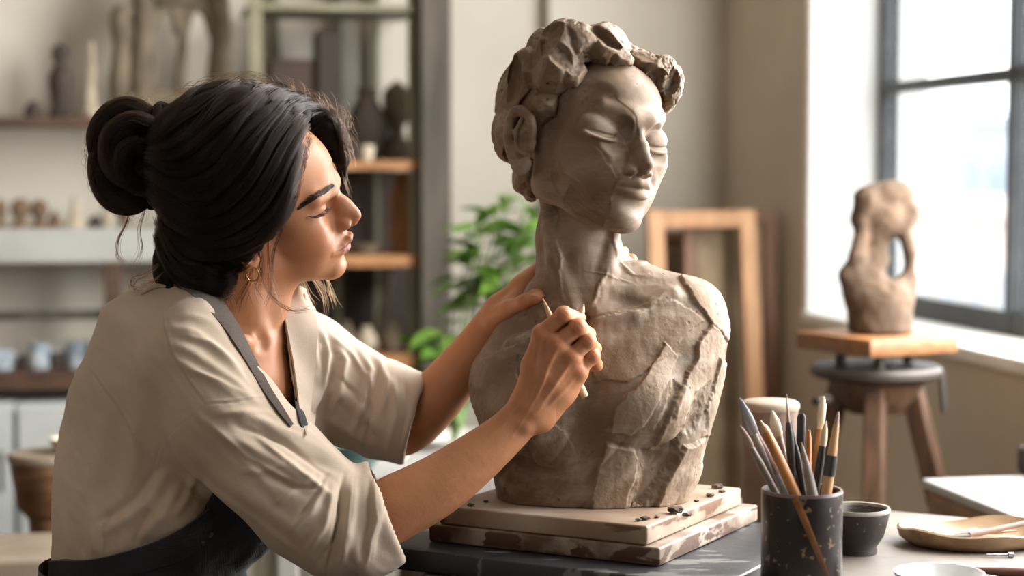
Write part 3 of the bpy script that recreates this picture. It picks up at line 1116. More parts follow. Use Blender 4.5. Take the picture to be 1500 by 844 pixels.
root = Vector((pb.x, PLY, 0.66))
tips = [(772, 300), (745, 292), (716, 312), (696, 345), (700, 380), (738, 345), (765, 338), (760, 372), (735, 395), (644, 480), (652, 520), (632, 505), (700, 330), (780, 322), (728, 318), (666, 560), (640, 560)]
for i, (px, py) in enumerate(tips):
    tp = at(px, py, PLY + rnd.uniform(-.10, .12))
    mid = (root + tp) / 2 + Vector((rnd.uniform(-.02, .02), rnd.uniform(-.03, .03), .05))
    cv = [Vector(q) for q in spline([root, mid, tp], 6)]
    add_tube(bst, cv, [.0022] * len(cv), 6)
    d = (cv[-1] - cv[-4]).normalized()
    for j in range(6):
        b = cv[-1 - j] if j < 5 else cv[-6]
        az = rnd.uniform(0, 2 * PI)
        dd = (Vector((math.cos(az), .7 * math.sin(az), rnd.uniform(-.35, .45))) + d * .5)
        leaf(bl, b, dd, rnd.uniform(.065, .11), rnd.uniform(.014, .022), rnd.uniform(.2, .6), rnd)
from_bm('stems', bst, M['stem'], pl)
bmesh.ops.solidify(bl, geom=bl.faces[:], thickness=0.0006)
o = from_bm('foliage', bl, M['leaf'], pl)
o['kind'] = 'stuff'
ps = thing('plant_stool', 'round dark stool under the white plant pot', 'stool', (pb.x, PLY, 0))
bm = B(); add_lathe(bm, (pb.x, PLY, 0.485), [(0, 0), (.15, 0), (.155, .01), (.155, .03), (.15, .035), (0, .035)], 36); from_bm('seat', bm, M['stand_dark'], ps)
for k_ in range(3):
    a_ = 0.6 + k_ * 2 * PI / 3
    bm = B(); add_tube(bm, [(pb.x + .17 * math.cos(a_), PLY + .17 * math.sin(a_), 0), (pb.x + .10 * math.cos(a_), PLY + .10 * math.sin(a_), .49)], [.014, .018], 10); from_bm('leg', bm, M['stand_dark'], ps)

# teal bowl on a low bench seen under the far sleeve
bY = 3.3
c = at(515, 690, bY)
bm = B(); add_lathe(bm, c, [(0, 0), (.035, 0), (.04, .01), (.062, .035), (.066, .052), (.061, .052), (.055, .035), (0, .02)], 32)
tag(from_bm('bowl', bm, mat('teal_glaze', srgb(76, 104, 98), srgb(52, 76, 74), 0.4, 14)), 'dark teal bowl on the bench beneath the far sleeve', 'bowl')
t = thing('bench', 'pale low bench behind the woman\'s near forearm', 'bench', (c.x + .12, bY + .05, 0))
bm = B(); add_box(bm, (c.x + .12, bY + .08, c.z - 0.018), (0.52, 0.30, 0.036), 0.0, 0.004); from_bm('bench_top', bm, M['white_top'], t, False)
for sx in (-1, 1):
    for sy in (-1, 1):
        bm = B(); add_beam(bm, (c.x + .12 + sx * .23, bY + .08 + sy * .12, 0), (c.x + .12 + sx * .23, bY + .08 + sy * .12, c.z - .036), .035, .035, .002); from_bm('leg', bm, M['white_top'], t, False)

# round wooden pedestal at the left
M['pedestal'] = mat('pedestal_wood', srgb(122, 88, 60), srgb(88, 62, 42), 0.5, 8, 8, 0.1, 40, stretch=(2, 2, 8))
M['plaster_top'] = mat('plaster_disc', srgb(148, 134, 116), srgb(126, 112, 96), 0.7, 8)
pY = 3.3
pc = at(73, 668, pY); kk = pY / FOC
t = thing('pedestal', 'round brown wooden pedestal with pale plaster disc, left of the woman', 'pedestal', (pc.x, pY, 0))
z0 = pc.z
bm = B(); add_lathe(bm, (pc.x, pY, z0), [(0, -.11), (35 * kk, -.11), (48 * kk, -.09), (56 * kk, -.03), (58 * kk, -.008), (0, -.008)], 40); from_bm('bowl_head', bm, M['pedestal'], t)
bm = B(); add_lathe(bm, (pc.x, pY, z0), [(0, -.008), (60 * kk, -.008), (61 * kk, 0), (60 * kk, .004), (57 * kk, .007), (0, .007)], 40); from_bm('disc', bm, M['plaster_top'], t)
bm = B(); add_lathe(bm, (pc.x, pY, 0), [(0, 0), (.16, 0), (.16, .03), (.04, .05), (.032, .2), (.032, z0 - .2), (.04, z0 - .11), (0, z0 - .11)], 32); from_bm('column', bm, M['pedestal'], t)
bm = B(); add_lathe(bm, at(102, 655, pY), [(0, 0), (.02, 0), (.032, .012), (.036, .026), (.031, .026), (.022, .012), (0, .008)], 24)
bmesh.ops.translate(bm, verts=bm.verts, vec=(0, 0, z0 + .007 - at(102, 655, pY).z))
tag(from_bm('dish', bm, M['pale_clay']), 'small pale dish on the round wooden pedestal', 'dish')
# pale crate low in the corner
c = at(40, 822, 3.05)
bm = B(); add_box(bm, (c.x + .02, 2.96, c.z / 2 + .02), (.20, .22, c.z + .05), 0.2, .008)
tag(from_bm('crate', bm, M['plaster_top'], None, False), 'pale crate low behind the woman\'s back', 'crate')

# ================================================================== the painted work table and what stands on it
TZ = 0.765
TH = math.radians(-28.5)
E1 = Vector((math.cos(TH), math.sin(TH), 0)); E2 = Vector((-math.sin(TH), math.cos(TH), 0))
_bk = at_z(1350, 752, TZ)
M['table_paint'] = mat('paint_spattered_top', srgb(116, 108, 99), srgb(86, 80, 74), 0.5, 7, 8, 0.25, 60, third=srgb(98, 96, 95), third_pos=0.57, third_scale=26, third_stretch=(1, 2.5, 1))
M['table_wood'] = mat('old_table_wood', srgb(112, 86, 64), srgb(80, 60, 46), 0.6, 6, 8)
TW = 0.80
_lc = at_z(552, 812, TZ + .027)
_t0 = (_lc - _bk).dot(E1) + .035
_t1 = 0.56
TL = _t1 - _t0
tc = _bk + E1 * ((_t0 + _t1) / 2) - E2 * (TW / 2)
t = thing('work_table', 'paint-spattered wooden work table in the foreground', 'table', (tc.x, tc.y, 0))
bm = B(); add_box(bm, (tc.x, tc.y, TZ - .018), (TL, TW, .036), TH, .004); from_bm('table_top', bm, M['table_paint'], t, False)
bm = B()
for s in (-1, 1):
    q = tc + E2 * (s * (TW / 2 - .05)); add_box(bm, (q.x, q.y, TZ - .08), (TL - .12, .024, .085), TH)
    q = tc + E1 * (s * (TL / 2 - .05)); add_box(bm, (q.x, q.y, TZ - .08), (.024, TW - .12, .085), TH)
from_bm('apron', bm, M['table_wood'], t, False)
for s in (-1, 1):
    for s2 in (-1, 1):
        q = tc + E1 * (s * (TL / 2 - .06)) + E2 * (s2 * (TW / 2 - .06))
        bm = B(); add_beam(bm, (q.x, q.y, 0), (q.x, q.y, TZ - .036), .06, .06, .003, TH); from_bm('leg', bm, M['table_wood'], t, False)

# slab and two boards under the bust
M['slab_black'] = mat('black_spattered_paint', srgb(26, 25, 26), srgb(40, 42, 46), 0.45, 9, 8, 0.2, 70, third=srgb(98, 97, 94), third_pos=0.57, third_scale=12, third_stretch=(1, 3.5, 1))
M['board_white'] = mat('worn_white_board', srgb(168, 152, 136), srgb(136, 114, 94), 0.55, 9, 8, 0.25, 70, third=srgb(98, 64, 38), third_pos=0.51, third_scale=7, side_only=True, third_stretch=(1, 1, 3))
M['board_worn'] = mat('worn_painted_board', srgb(150, 138, 124), srgb(92, 66, 46), 0.55, 11, 8, 0.3, 70, ramp=(.42, .58), third=srgb(74, 46, 28), third_pos=0.51, third_scale=16, side_only=True, third_stretch=(1, 1, 2))


def board(name, near, L, Wd, th_, z, m, lab, ang=TH, bev=.003):
    """near = pixel of the nearest upper corner"""
    p = at_z(near[0], near[1], z)
    f1 = Vector((math.cos(ang), math.sin(ang), 0)); f2 = Vector((-math.sin(ang), math.cos(ang), 0))
    c_ = p - f1 * (L / 2) + f2 * (Wd / 2)
    bm = B(); add_box(bm, (c_.x, c_.y, z - th_ / 2), (L, Wd, th_), ang, bev, seg=3)
    bmesh.ops.subdivide_edges(bm, edges=[e for e in bm.edges if e.calc_length() > .02], cuts=14, use_grid_fill=True)
    rr = random.Random(len(lab))
    o = from_bm(name, bm, m, None, True, 30)
    return tag(o, lab, 'board')


Z3, Z2, Z1 = TZ + .027, TZ + .027 + .022, TZ + .027 + .022 + .023
board('slab', (1058, 858), .455, .36, .026, Z3, M['slab_black'], 'black paint-spattered slab on the work table, under the two boards', TH)
board('plank_board', (966, 803), .305, .31, .0215, Z2, M['board_worn'], 'worn brown and white board, middle of the stack under the bust', TH)
board('plinth_board', (948, 771), .275, .29, .0225, Z1, M['board_white'], 'whitish chipped board on top of the stack, directly under the bust', TH)

# tool pot
M['pot_black'] = mat('black_glazed_pot', srgb(26, 22, 21), srgb(40, 33, 30), 0.34, 9, 8, 0.15, 60, third=srgb(120, 98, 76), third_pos=0.62, third_scale=105, stretch=(1, 1, 1))
PY = 2.02
pc = at_z(1175, 871, TZ); pc = Vector((at(1175, 720, PY).x, PY, TZ))
k = PY / FOC
pr = 60 * k
ph = at(1175, 717, PY).z - TZ
pot = thing('tool_pot', 'black speckled pot full of sculpting tools', 'pot', pc)
bm = B(); add_lathe(bm, pc, [(0, 0), (pr * .93, 0), (pr * .985, .004), (pr, .012), (pr * .99, ph * .6), (pr * 1.0, ph - .003), (pr * .985, ph), (pr * .93, ph), (pr * .90, ph - .006), (pr * .88, .02), (0, .012)], 64)
from_bm('body', bm, M['pot_black'], pot, True, 60)
bm = B(); add_lathe(bm, pc, [(pr * .925, ph + .0004), (pr * .985, ph + .0006), (pr * 1.004, ph - .0025), (pr * .99, ph - .004), (pr * .92, ph - .002), (pr * .925, ph + .0004)], 64)
from_bm('rim', bm, mat('pot_rim', srgb(122, 104, 104), srgb(88, 76, 76), 0.35, 30), pot)
# brown streak slanting down the front of the pot
bm = B()
dr = []
for i in range(12):
    f = i / 11
    p = at(1164 + 48 * f, 728 + 118 * f, PY - .04)
    xx = min(max((p.x - pc.x) / pr, -.99), .99)
    dr.append((pc.x + pr * xx, pc.y - pr * math.sqrt(1 - xx * xx) * 1.0, max(p.z, TZ + .004)))
add_tube(bm, dr, [.0046 - .0015 * i / 11 for i in range(12)], 8, flat=(.25, (0, 1, 0)))
from_bm('streak', bm, mat('brown_streak', srgb(128, 84, 48), srgb(96, 62, 36), .4, 40), pot)

WOODS = {
    'orange': mat('tool_orange_wood', srgb(190, 132, 76), srgb(158, 102, 54), .45, 20, 6, stretch=(3, 3, .6)),
    'light': mat('tool_light_wood', srgb(198, 158, 116), srgb(170, 126, 86), .45, 20, 6, stretch=(3, 3, .6)),
    'grey': mat('tool_grey_wood', srgb(150, 138, 128), srgb(112, 100, 94), .5, 24, 6),
    'black': mat('tool_black', srgb(42, 40, 40), srgb(58, 54, 52), .35, 30),
    'steel': mat('tool_steel', srgb(176, 176, 178), srgb(140, 140, 146), .35, 30, metallic=.5),
    'bone': mat('tool_bone', srgb(216, 202, 176), srgb(184, 166, 138), .5, 30, 6, .2, 120),
    'pink': mat('tool_pinkish', srgb(172, 146, 136), srgb(138, 112, 104), .5, 24, 6),
}


def pot_tool(name, lab, tip, ent, dtip, dent, parts):
    """parts: list of (name, from, to, [(f, radius px)...], material, flatness) along the visible length; first part reaches the pot's bottom"""
    a_ = at(tip[0], tip[1], PY + dtip); b_ = at(ent[0], ent[1], PY + dent)
    d = (b_ - a_)
    # continue into the pot
    tz = (TZ + .016 - b_.z) / d.z if d.z else 0
    end = b_ + d * tz
    h = Vector((end.x - pc.x, end.y - pc.y, 0))
    lim = pr * .80
    if h.length > lim:
        h = h.normalized() * lim
        end = Vector((pc.x + h.x, pc.y + h.y, end.z))
    t = thing(name, lab, 'tool', end, 'sculpting tools in the black pot')
    for i, (pn, f0, f1, prof, mk, fl) in enumerate(parts):
        p0, p1 = a_ + d * f0, a_ + d * f1
        pts = [p0 + (p1 - p0) * f for f, r in prof]
        rad = [r * k for f, r in prof]
        if f1 >= 1.0:
            pts.append(end); rad.append(rad[-1] * .92)
        bm = B()
        side = Vector((0, 1, 0))
        add_tube(bm, pts, rad, 14, flat=(fl, side) if fl < 1 else None)
        from_bm(pn, bm, WOODS[mk], t, True, 50)
    return t


HND = [(0, 3.5), (.2, 5), (.6, 6), (1, 5)]
pot_tool('spatula', 'pale grey flat spatula leaning furthest left and highest in the pot', (1083, 583), (1138, 716), -.006, 0.0,
         [('blade', 0, .42, [(0, .8), (.12, 4), (.5, 8), (.85, 8), (1, 4.5)], 'steel', .3), ('handle', .40, 1, [(0, 4.5), (.3, 5.5), (1, 5)], 'grey', 1)])
pot_tool('clay_knife', 'thin pinkish grey clay knife leaning left, lowest of the left tools', (1084, 624), (1134, 718), -.018, -.01,
         [('blade', 0, .35, [(0, .8), (.2, 3.5), (.7, 5.5), (1, 4)], 'pink', .4), ('handle', .33, 1, [(0, 4), (.4, 5.5), (1, 5)], 'grey', 1)])
pot_tool('clay_knife', 'grey ridged knife between the left spatula and the orange stick', (1094, 606), (1150, 720), .004, .002,
         [('blade', 0, .3, [(0, 1), (.3, 4.5), (1, 4)], 'steel', .4), ('handle', .28, .8, [(0, 4), (.5, 5.5), (1, 5)], 'pink', 1), ('ferrule', .78, 1, [(0, 6), (.3, 6.5), (1, 6)], 'steel', 1)])
pot_tool('modelling_stick', 'thick orange wooden stick with cut tip leaning left in the pot', (1114, 616), (1166, 726), -.028, -.032,
         [('tip', 0, .16, [(0, 1.2), (.3, 2), (.6, 6), (1, 7)], 'light', 1), ('handle', .15, 1, [(0, 7), (.4, 8.2), (1, 8)], 'orange', 1)])
pot_tool('brush', 'brush with pale rounded head behind the orange stick', (1131, 602), (1152, 690), .020, .015,
         [('bristle_head', 0, .45, [(0, 1.5), (.15, 4), (.4, 7.5), (.8, 8), (1, 6)], 'bone', .7), ('handle', .42, 1, [(0, 6.5), (.5, 6), (1, 5.5)], 'pink', 1)])
pot_tool('needle_tool', 'dark needle tool with the thinnest tall point, centre of the pot', (1152, 578), (1161, 705), -.004, 0.0,
         [('needle', 0, .34, [(0, .5), (.5, 1.6), (1, 3.6)], 'pink', 1), ('handle', .32, 1, [(0, 3.8), (.2, 6), (.5, 6.6), (1, 5)], 'black', 1)])
pot_tool('needle_tool', 'second dark pointed tool just right of the tallest needle', (1158, 612), (1176, 716), .006, .002,
         [('needle', 0, .4, [(0, .6), (1, 3)], 'grey', 1), ('handle', .38, 1, [(0, 3.2), (.4, 6), (1, 5)], 'black', 1)])
pot_tool('rasp', 'broad black flat rasp in the middle of the pot', (1174, 606), (1171, 706), .014, .012,
         [('blade', 0, 1, [(0, 4), (.05, 6.5), (.6, 7), (1, 6.5)], 'black', .45)])
pot_tool('modelling_stick', 'smooth grey pointed stick leaning right of centre in front', (1174, 648), (1190, 724), -.026, -.03,
         [('handle', 0, 1, [(0, .8), (.2, 3), (.6, 7), (1, 8)], 'grey', 1)])
pot_tool('carving_tool', 'tall tool with a pale carved head on orange wood', (1206, 581), (1194, 700), .012, .008,
         [('head', 0, .42, [(0, 1.5), (.06, 3.5), (.18, 4), (.22, 6), (.7, 6.3), (1, 4.5)], 'bone', .7), ('handle', .40, 1, [(0, 5), (.5, 6.5), (1, 5.5)], 'orange', 1)])
pot_tool('carving_tool', 'shorter pale-headed tool with black handle, right of the tall one', (1210, 617), (1196, 712), -.006, -.008,
         [('head', 0, .4, [(0, 1.2), (.3, 4), (.7, 6), (1, 5)], 'bone', .7), ('handle', .38, 1, [(0, 5), (.4, 6), (1, 6)], 'black', 1)])
pot_tool('modelling_stick', 'light wooden stick bound with black tape, furthest right in the pot', (1228, 603), (1210, 724), -.016, -.022,
         [('tip', 0, .16, [(0, 1.3), (.3, 2.4), (1, 4)], 'pink', 1), ('handle', .15, 1, [(0, 4), (.4, 7), (.8, 8), (1, 8)], 'light', 1), ('tape', .53, .78, [(0, 8.3), (.5, 8.8), (1, 8.8)], 'black', 1)])
pot_tool('modelling_stick', 'short orange stick between the black rasp and the tall carved tool', (1185, 630), (1184, 700), .024, .02,
         [('handle', 0, 1, [(0, 2), (.2, 4), (1, 4.5)], 'orange', 1)])

# dark bowl
M['bowl_dark'] = mat('rough_dark_bowl', srgb(66, 55, 48), srgb(42, 36, 32), .55, 14, 8, .4, 60, third=srgb(150, 132, 112), third_pos=.64, third_scale=40)
bY = 2.27
bc = Vector((at(1257, 750, bY).x, bY, TZ)); k2 = bY / FOC
R = 47 * k2
bh = at(1257, 744, bY).z - TZ
bt = thing('clay_bowl', 'dark brown rough bowl with pale rim behind the tool pot', 'bowl', bc)
bm = B(); add_lathe(bm, bc, [(0, 0), (R * .60, 0), (R * .62, .004), (R * .58, .008), (R * .80, bh * .38), (R * .93, bh * .72), (R * 1.0, bh - .002), (R * .98, bh), (R * .92, bh - .001), (R * .84, bh * .7), (R * .6, bh * .3), (0, bh * .22)], 56, lambda a, z: 1 + .012 * math.sin(3 * a + 1) + .008 * math.sin(5 * a))
from_bm('body', bm, M['bowl_dark'], bt, True, 60)
bm = B(); add_lathe(bm, bc, [(R * .915, bh + .0006), (R * .985, bh + .001), (R * 1.012, bh - .002), (R * 1.0, bh - .0042), (R * .91, bh - .003), (R * .915, bh + .0006)], 56, lambda a, z: 1 + .012 * math.sin(3 * a + 1) + .008 * math.sin(5 * a))
from_bm('rim', bm, mat('bowl_rim', srgb(170, 164, 154), srgb(132, 124, 114), .5, 30), bt)

# wooden tray with a wavy edge, and the tools lying in it
M['tray'] = mat('tray_wood', srgb(150, 122, 90), srgb(122, 95, 66), .5, 8, 8, .1, 50, stretch=(2, 8, 8))
tcx = at_z(1440, 806, TZ)
tcx = tcx + Vector((0, .04, 0))
tr = thing('wooden_tray', 'shallow wavy-edged wooden tray holding tools at the table\'s right', 'tray', tcx)
RX, RYY = .096, .072
wav = lambda a: .0028 * math.sin(2 * a + .6) + .0022 * math.sin(5 * a + 1.9) + .0015 * math.sin(3 * a)
bm = B()
rings = []
SEG = 72
prof = [(0.0, .004, 0), (.60, .004, 0), (.80, .010, .3), (.93, .020, 1), (.965, .023, 1), (1.0, .021, 1), (.97, .010, .5), (.86, .002, 0), (.5, 0.0, 0), (0, 0, 0)]
for r_, z_, wv in prof:
    if r_ == 0:
        rings.append([bm.verts.new(tcx + Vector((0, 0, z_)))]); continue
    rg = []
    for i in range(SEG):
        a_ = 2 * PI * i / SEG
        rad = 1 + .05 * math.sin(2 * a_ + 1) + .03 * math.sin(3 * a_ + .4)
        rg.append(bm.verts.new(tcx + Vector((RX * r_ * rad * math.cos(a_), RYY * r_ * rad * math.sin(a_), z_ + wv * wav(a_)))))
    rings.append(rg)
for r0, r1 in zip(rings[:-1], rings[1:]):
    for i in range(SEG):
        j = (i + 1) % SEG
        if len(r0) == 1: bm.faces.new((r0[0], r1[i], r1[j]))
        elif len(r1) == 1: bm.faces.new((r0[i], r1[0], r0[j]))
        else: bm.faces.new((r0[i], r1[i], r1[j], r0[j]))
from_bm('tray_dish', bm, M['tray'], tr, True, 60)
kn = thing('palette_knife', 'dark-bladed tool with pale handle lying in the wooden tray', 'tool', tcx + Vector((0, 0, .005)))
pa = tcx + Vector((-.075, -.018, .0100)); pb_ = tcx + Vector((-.010, -.012, .0130)); pc_ = tcx + Vector((.085, .004, .030))
bm = B(); add_tube(bm, [pa, pa * .7 + pb_ * .3, pb_], [.002, .0055, .005], 12, flat=(.45, (0, 0, 1))); from_bm('blade', bm, WOODS['black'], kn)
bm = B(); add_tube(bm, [pb_, pb_ * .6 + pc_ * .4, pc_], [.0045, .0036, .003], 12); from_bm('handle', bm, WOODS['pink'], kn)
bm = B(); q0 = tcx + Vector((-.022, .012, .0105)); add_tube(bm, [q0, q0 + Vector((.025, .004, .003)), q0 + Vector((.05, -.004, .003)), q0 + Vector((.075, -.012, .006))], [.002, .007, .006, .002], 12, flat=(.5, (0, 0, 1)))
tag(from_bm('clay_scrap', bm, WOODS['bone']), 'pale curled scrap of clay in the wooden tray', 'clay scrap')
# shallow dish in front
dY = 2.03
dc = Vector((at(1376, 838, dY).x, dY, TZ)); kd = dY / FOC
bm = B(); dh = at(1376, 838, dY).z - TZ
add_lathe(bm, dc, [(0, 0), (.03, 0), (.034, .003), (66 * kd, dh - .003), (67 * kd, dh), (62 * kd, dh), (.03, .008), (0, .007)], 56)
tag(from_bm('shallow_dish', bm, mat('grey_dish', srgb(160, 158, 156), srgb(124, 122, 122), .4, 14, 6), None, True, 60), 'shallow grey dish at the front edge of the work table', 'dish')
bm = B(); p = at_z(1470, 838, TZ + .006); add_tube(bm, [p + Vector((-.03, .012, 0)), p, p + Vector((.09, -.02, 0))], [.003, .006, .006], 12)
tag(from_bm('modelling_stick', bm, mat('red_handle', srgb(120, 76, 62), srgb(96, 58, 48), .45, 20)), 'reddish brown stick lying right of the shallow dish', 'tool')
# metal screw on the table
bm = B(); p = at_z(1445, 813, TZ + .0035); add_tube(bm, [p, p + Vector((.026, 0, 0)), p + Vector((.027, 0, 0)), p + Vector((.033, 0, 0))], [.0012, .0016, .0034, .0034], 10)
tag(from_bm('screw', bm, WOODS['steel']), 'small steel screw lying in front of the wooden tray', 'screw')
# canister behind the pot
jY = 2.42; jk = jY / FOC
jc = Vector((at(1128, 600, jY).x, jY, TZ)); jh = at(1128, 588, jY).z - TZ
jt = thing('canister', 'tall pinkish clay canister with pale lid behind the tool pot', 'canister', jc)
bm = B(); add_lathe(bm, jc, [(0, 0), (37 * jk, 0), (40 * jk, .004), (41 * jk, jh - .011), (0, jh - .011)], 40); from_bm('body', bm, mat('pink_clay', srgb(122, 98, 84), srgb(96, 76, 66), .7, 14, 6), jt, True, 60)
bm = B(); add_lathe(bm, jc, [(0, jh - .011), (42 * jk, jh - .011), (43.5 * jk, jh - .008), (43 * jk, jh - .002), (38 * jk, jh + .001), (0, jh + .001)], 40); from_bm('lid', bm, M['plaster_top'], jt, True, 60)
# crumbs of clay around the bust
M['crumb'] = mat('clay_crumb', srgb(96, 78, 64), srgb(70, 56, 46), .9, 60)
cr = random.Random(5)
for i, (px, py, sz_) in enumerate([(1052, 716, 7), (1040, 728, 5), (990, 752, 9), (1005, 757, 5), (945, 762, 5), (935, 764, 3.5), (1058, 722, 4), (690, 742, 4), (712, 736, 3), (962, 759, 3), (1020, 735, 3), (678, 738, 3)]):
    p = at_z(px, py, Z1)
    bm = B(); bmesh.ops.create_icosphere(bm, subdivisions=2, radius=1)
    for v_ in bm.verts:
        f = 1 + .35 * math.sin(v_.co.x * 5 + i) * math.cos(v_.co.y * 4 + i * 2)
        v_.co = Vector((v_.co.x * sz_ * S * f * 1.3, v_.co.y * sz_ * S * f, v_.co.z * sz_ * S * .55 * f))
    zmin = min(v_.co.z for v_ in bm.verts)
    bmesh.ops.translate(bm, verts=bm.verts, vec=p - Vector((0, 0, zmin)))
    tag(from_bm('clay_crumb', bm, M['crumb']), 'loose crumb of dark clay on the top board beside the bust', 'clay crumb', 'clay crumbs on the top board')
# ================================================================== sculpting: heads
def _rot(ax, a):
    return np.array(Matrix.Rotation(a, 3, ax))


class Frame:
    """head frame: a forward, b to the head's right, c up, in millimetres of a life-size head"""

    def __init__(self, yaw, pitch, roll, scale, origin):
        Bs = np.array([[1, 0, 0], [0, -1, 0], [0, 0, 1]], float).T
        self.R = _rot('Z', math.radians(yaw)) @ _rot('X', math.radians(roll)) @ _rot('Y', -math.radians(pitch)) @ Bs
        self.k = scale * 1e-3
        self.o = np.array(origin, float)

    def p(self, a, b, c):
        return self.o + self.R @ (np.array([a, b, c], float) * self.k)

    def local(self, v):
        return ((np.asarray(v) - self.o) @ self.R) / self.k

    def ell(self, c, r, rot=None):
        R = self.R if rot is None else self.R @ rot
        return ellipsoid(self.p(*c), np.array(r, float) * self.k, R)

    def cap(self, a, b, ra, rb):
        return capsule(self.p(*a), self.p(*b), ra * self.k, rb * self.k)

    def chain(self, F, pts, radii, kin, kout, mode='add'):
        chain(F, [self.p(*q) for q in pts], [r * self.k for r in radii], kin * self.k, kout * self.k, mode)

    def plane_prim(self, c, n, r):
        """half-space above a plane, within reach r of c (to be taken off)"""
        c0, n0 = self.p(*c), self.R @ (np.array(n, float) / np.linalg.norm(n))
        return (lambda X, Y, Z: -((X - c0[0]) * n0[0] + (Y - c0[1]) * n0[1] + (Z - c0[2]) * n0[2])), c0 - r * self.k, c0 + r * self.k


def build_head(F, f, clay=False):
    k = f.k
    A = lambda prim, kk: F.add(prim, kk * k)
    Sb = lambda prim, kk: F.sub(prim, kk * k)
    if clay:
        A(f.ell((-22, 0, 38), (78, 70, 66)), 0)
        fe, lo, hi = f.ell((30, 0, 40), (60, 56, 52))
        cuts = []
        for c_, n_ in (((80, 27, 58), (.60, .80, .05)), ((80, -30, 58), (.60, -.80, .05))):
            cuts.append((f.p(*c_), f.R @ (np.array(n_) / np.linalg.norm(n_))))

        def fcut(X, Y, Z):
            d = fe(X, Y, Z)
            for c0, n0 in cuts:
                d = smax(d, (X - c0[0]) * n0[0] + (Y - c0[1]) * n0[1] + (Z - c0[2]) * n0[2], 1.5 * k)
            return d
        A((fcut, lo, hi), 4)
    else:
        A(f.ell((-10, 0, 44), (94, 71, 78)), 0)
        A(f.ell((30, 0, 42), (61, 61, 56)), 16)
    A(f.ell((40, 0, -4), (48, 55, 62)), 18)
    for s in (-1, 1):
        A(f.cap((8, s * 48, -4), (14, s * 44, -42), 15, 14), 16)
        A(f.cap((14, s * 43, -42), (78, s * 11, -64), 15, 13), 16)
        A(f.ell((57, s * 41, -5), (24, 17, 18)), 18)
        A(f.ell((58, s * 30, -34), (22, 18, 26)), 18)
    A(f.ell((50, 0, -52), (36, 34, 24)), 14)
    A(f.ell((70, 0, -34), (30, 30, 28)), 14)
    A(f.ell((84, 0, -66), (13, 16, 13)), 10)
    # brow
    A(f.cap((85, -12, 33), (85, 12, 33), 8, 8), 12)
    for s in (-1, 1):
        if clay:
            A(f.cap((85, s * 12, 34), (74, s * 36, 40), 6, 5), 10)
        else:
            A(f.cap((85, s * 12, 32), (72, s * 44, 34), 8, 8), 12)
        # orbits
        if clay:
            Sb(f.ell((97, s * 35, 12), (23, 30, 24)), 1.5)
        else:
            Sb(f.ell((93, s * 32, 12), (17, 17, 11)), 9)
            Sb(f.ell((92, s * 17, 14), (9, 8, 9)), 8)
    # nose
    if clay:
        f.chain(F, [(84, 0, 29), (93, 0, 14), (109, 0, -7), (112, 0, -11)], [4.0, 3.6, 4.2, 4.9], 2, 4)
        A(f.cap((93, 0, 6), (92, 0, -14), 8, 12), 4)
        A(f.cap((98, 0, 6), (102, 0, -12), 5.5, 7.5), 3)
        for s in (-1, 1):
            A(f.ell((96, s * 9.5, -19), (10, 5.5, 4.6)), 4)
        A(f.cap((96, 0, -20), (109, 0, -17), 4, 4.5), 3)
    else:
        f.chain(F, [(84, 0, 28), (95, 0, 14), (108, 0, -1)], [6.5, 6.0, 7.5], 3, 7)
        A(f.ell((109.5, 0, -5), (9.2, 8.0, 7.8)), 5)
        A(f.cap((96, 0, 4), (88, 0, -14), 13, 14), 9)
        for s in (-1, 1):
            A(f.ell((98, s * 12, -11), (9.5, 6.0, 7)), 5)
        A(f.cap((97, 0, -17), (109, 0, -12), 4.5, 5), 4)
    if clay:
        Sb(f.ell((102, 7, -26.5), (5, 2.6, 2.6)), 1.5)
        Sb(f.ell((102, -7, -26.5), (5, 2.6, 2.6)), 1.5)
    for s in (-1, 1):
        if not clay:
            Sb(f.ell((102, s * 7.2, -18), (6.5, 3.4, 4)), 2)
        # fold beside the wing of the nose
        Sb(f.cap((94, s * 21, -10), (86, s * 29, -26), 1.6, 1.2), 9)
    # mouth
    ul = [(86, 28, -39), (97, 15, -35.5), (103, 6, -31.5), (103.2, 0, -32.5), (103, -6, -31.5), (97, -15, -35.5), (86, -28, -39)]
    ll = [(86, 27, -39.5), (94, 15, -42), (98.5, 6, -43.5), (99, 0, -43.5), (98.5, -6, -43.5), (94, -15, -42), (86, -27, -39.5)]
    if clay:      # firm, narrow, crisply cut mouth
        ul = [(87, 25, -35.5), (98, 13, -32), (104.5, 5, -29.5), (105, 0, -30.5), (104.5, -5, -29.5), (98, -13, -32), (87, -25, -35.5)]
        ll = [(87, 24, -36), (97, 13, -39.5), (102, 5, -41), (102.5, 0, -41), (102, -5, -41), (97, -13, -39.5), (87, -24, -36)]
        f.chain(F, spline(ul, 4), list(np.interp(np.linspace(0, 6, 25), range(7), [1.4, 3.4, 4.2, 4.0, 4.2, 3.4, 1.4])), 1.5, 2.5)
        f.chain(F, spline(ll, 4), list(np.interp(np.linspace(0, 6, 25), range(7), [1.4, 4.0, 5.0, 5.2, 5.0, 4.0, 1.4])), 1.5, 2.5)
    else:
        f.chain(F, ul, [1.6, 3.0, 4.0, 3.8, 4.0, 3.0, 1.6], 2, 5)
        f.chain(F, ll, [1.6, 3.6, 4.8, 5.0, 4.8, 3.6, 1.6], 2, 5)
        Sb(f.ell((105, 0, -24), (5, 3.2, 5)), 3)
    Sb(f.ell((103, 0, -54), (7, 17, 5)), 7)
    line = [(89, 30, -39.5), (101, 15, -38), (108, 6, -37.2), (109, 0, -38), (108, -6, -37.2), (101, -15, -38), (89, -30, -39.5)]
    if clay:
        line = spline([(90.5, 27, -35.2), (102, 14, -35.8), (107.6, 5, -35), (108, 0, -35.8), (107.6, -5, -35), (102, -14, -35.8), (90.5, -27, -35.2)], 4)
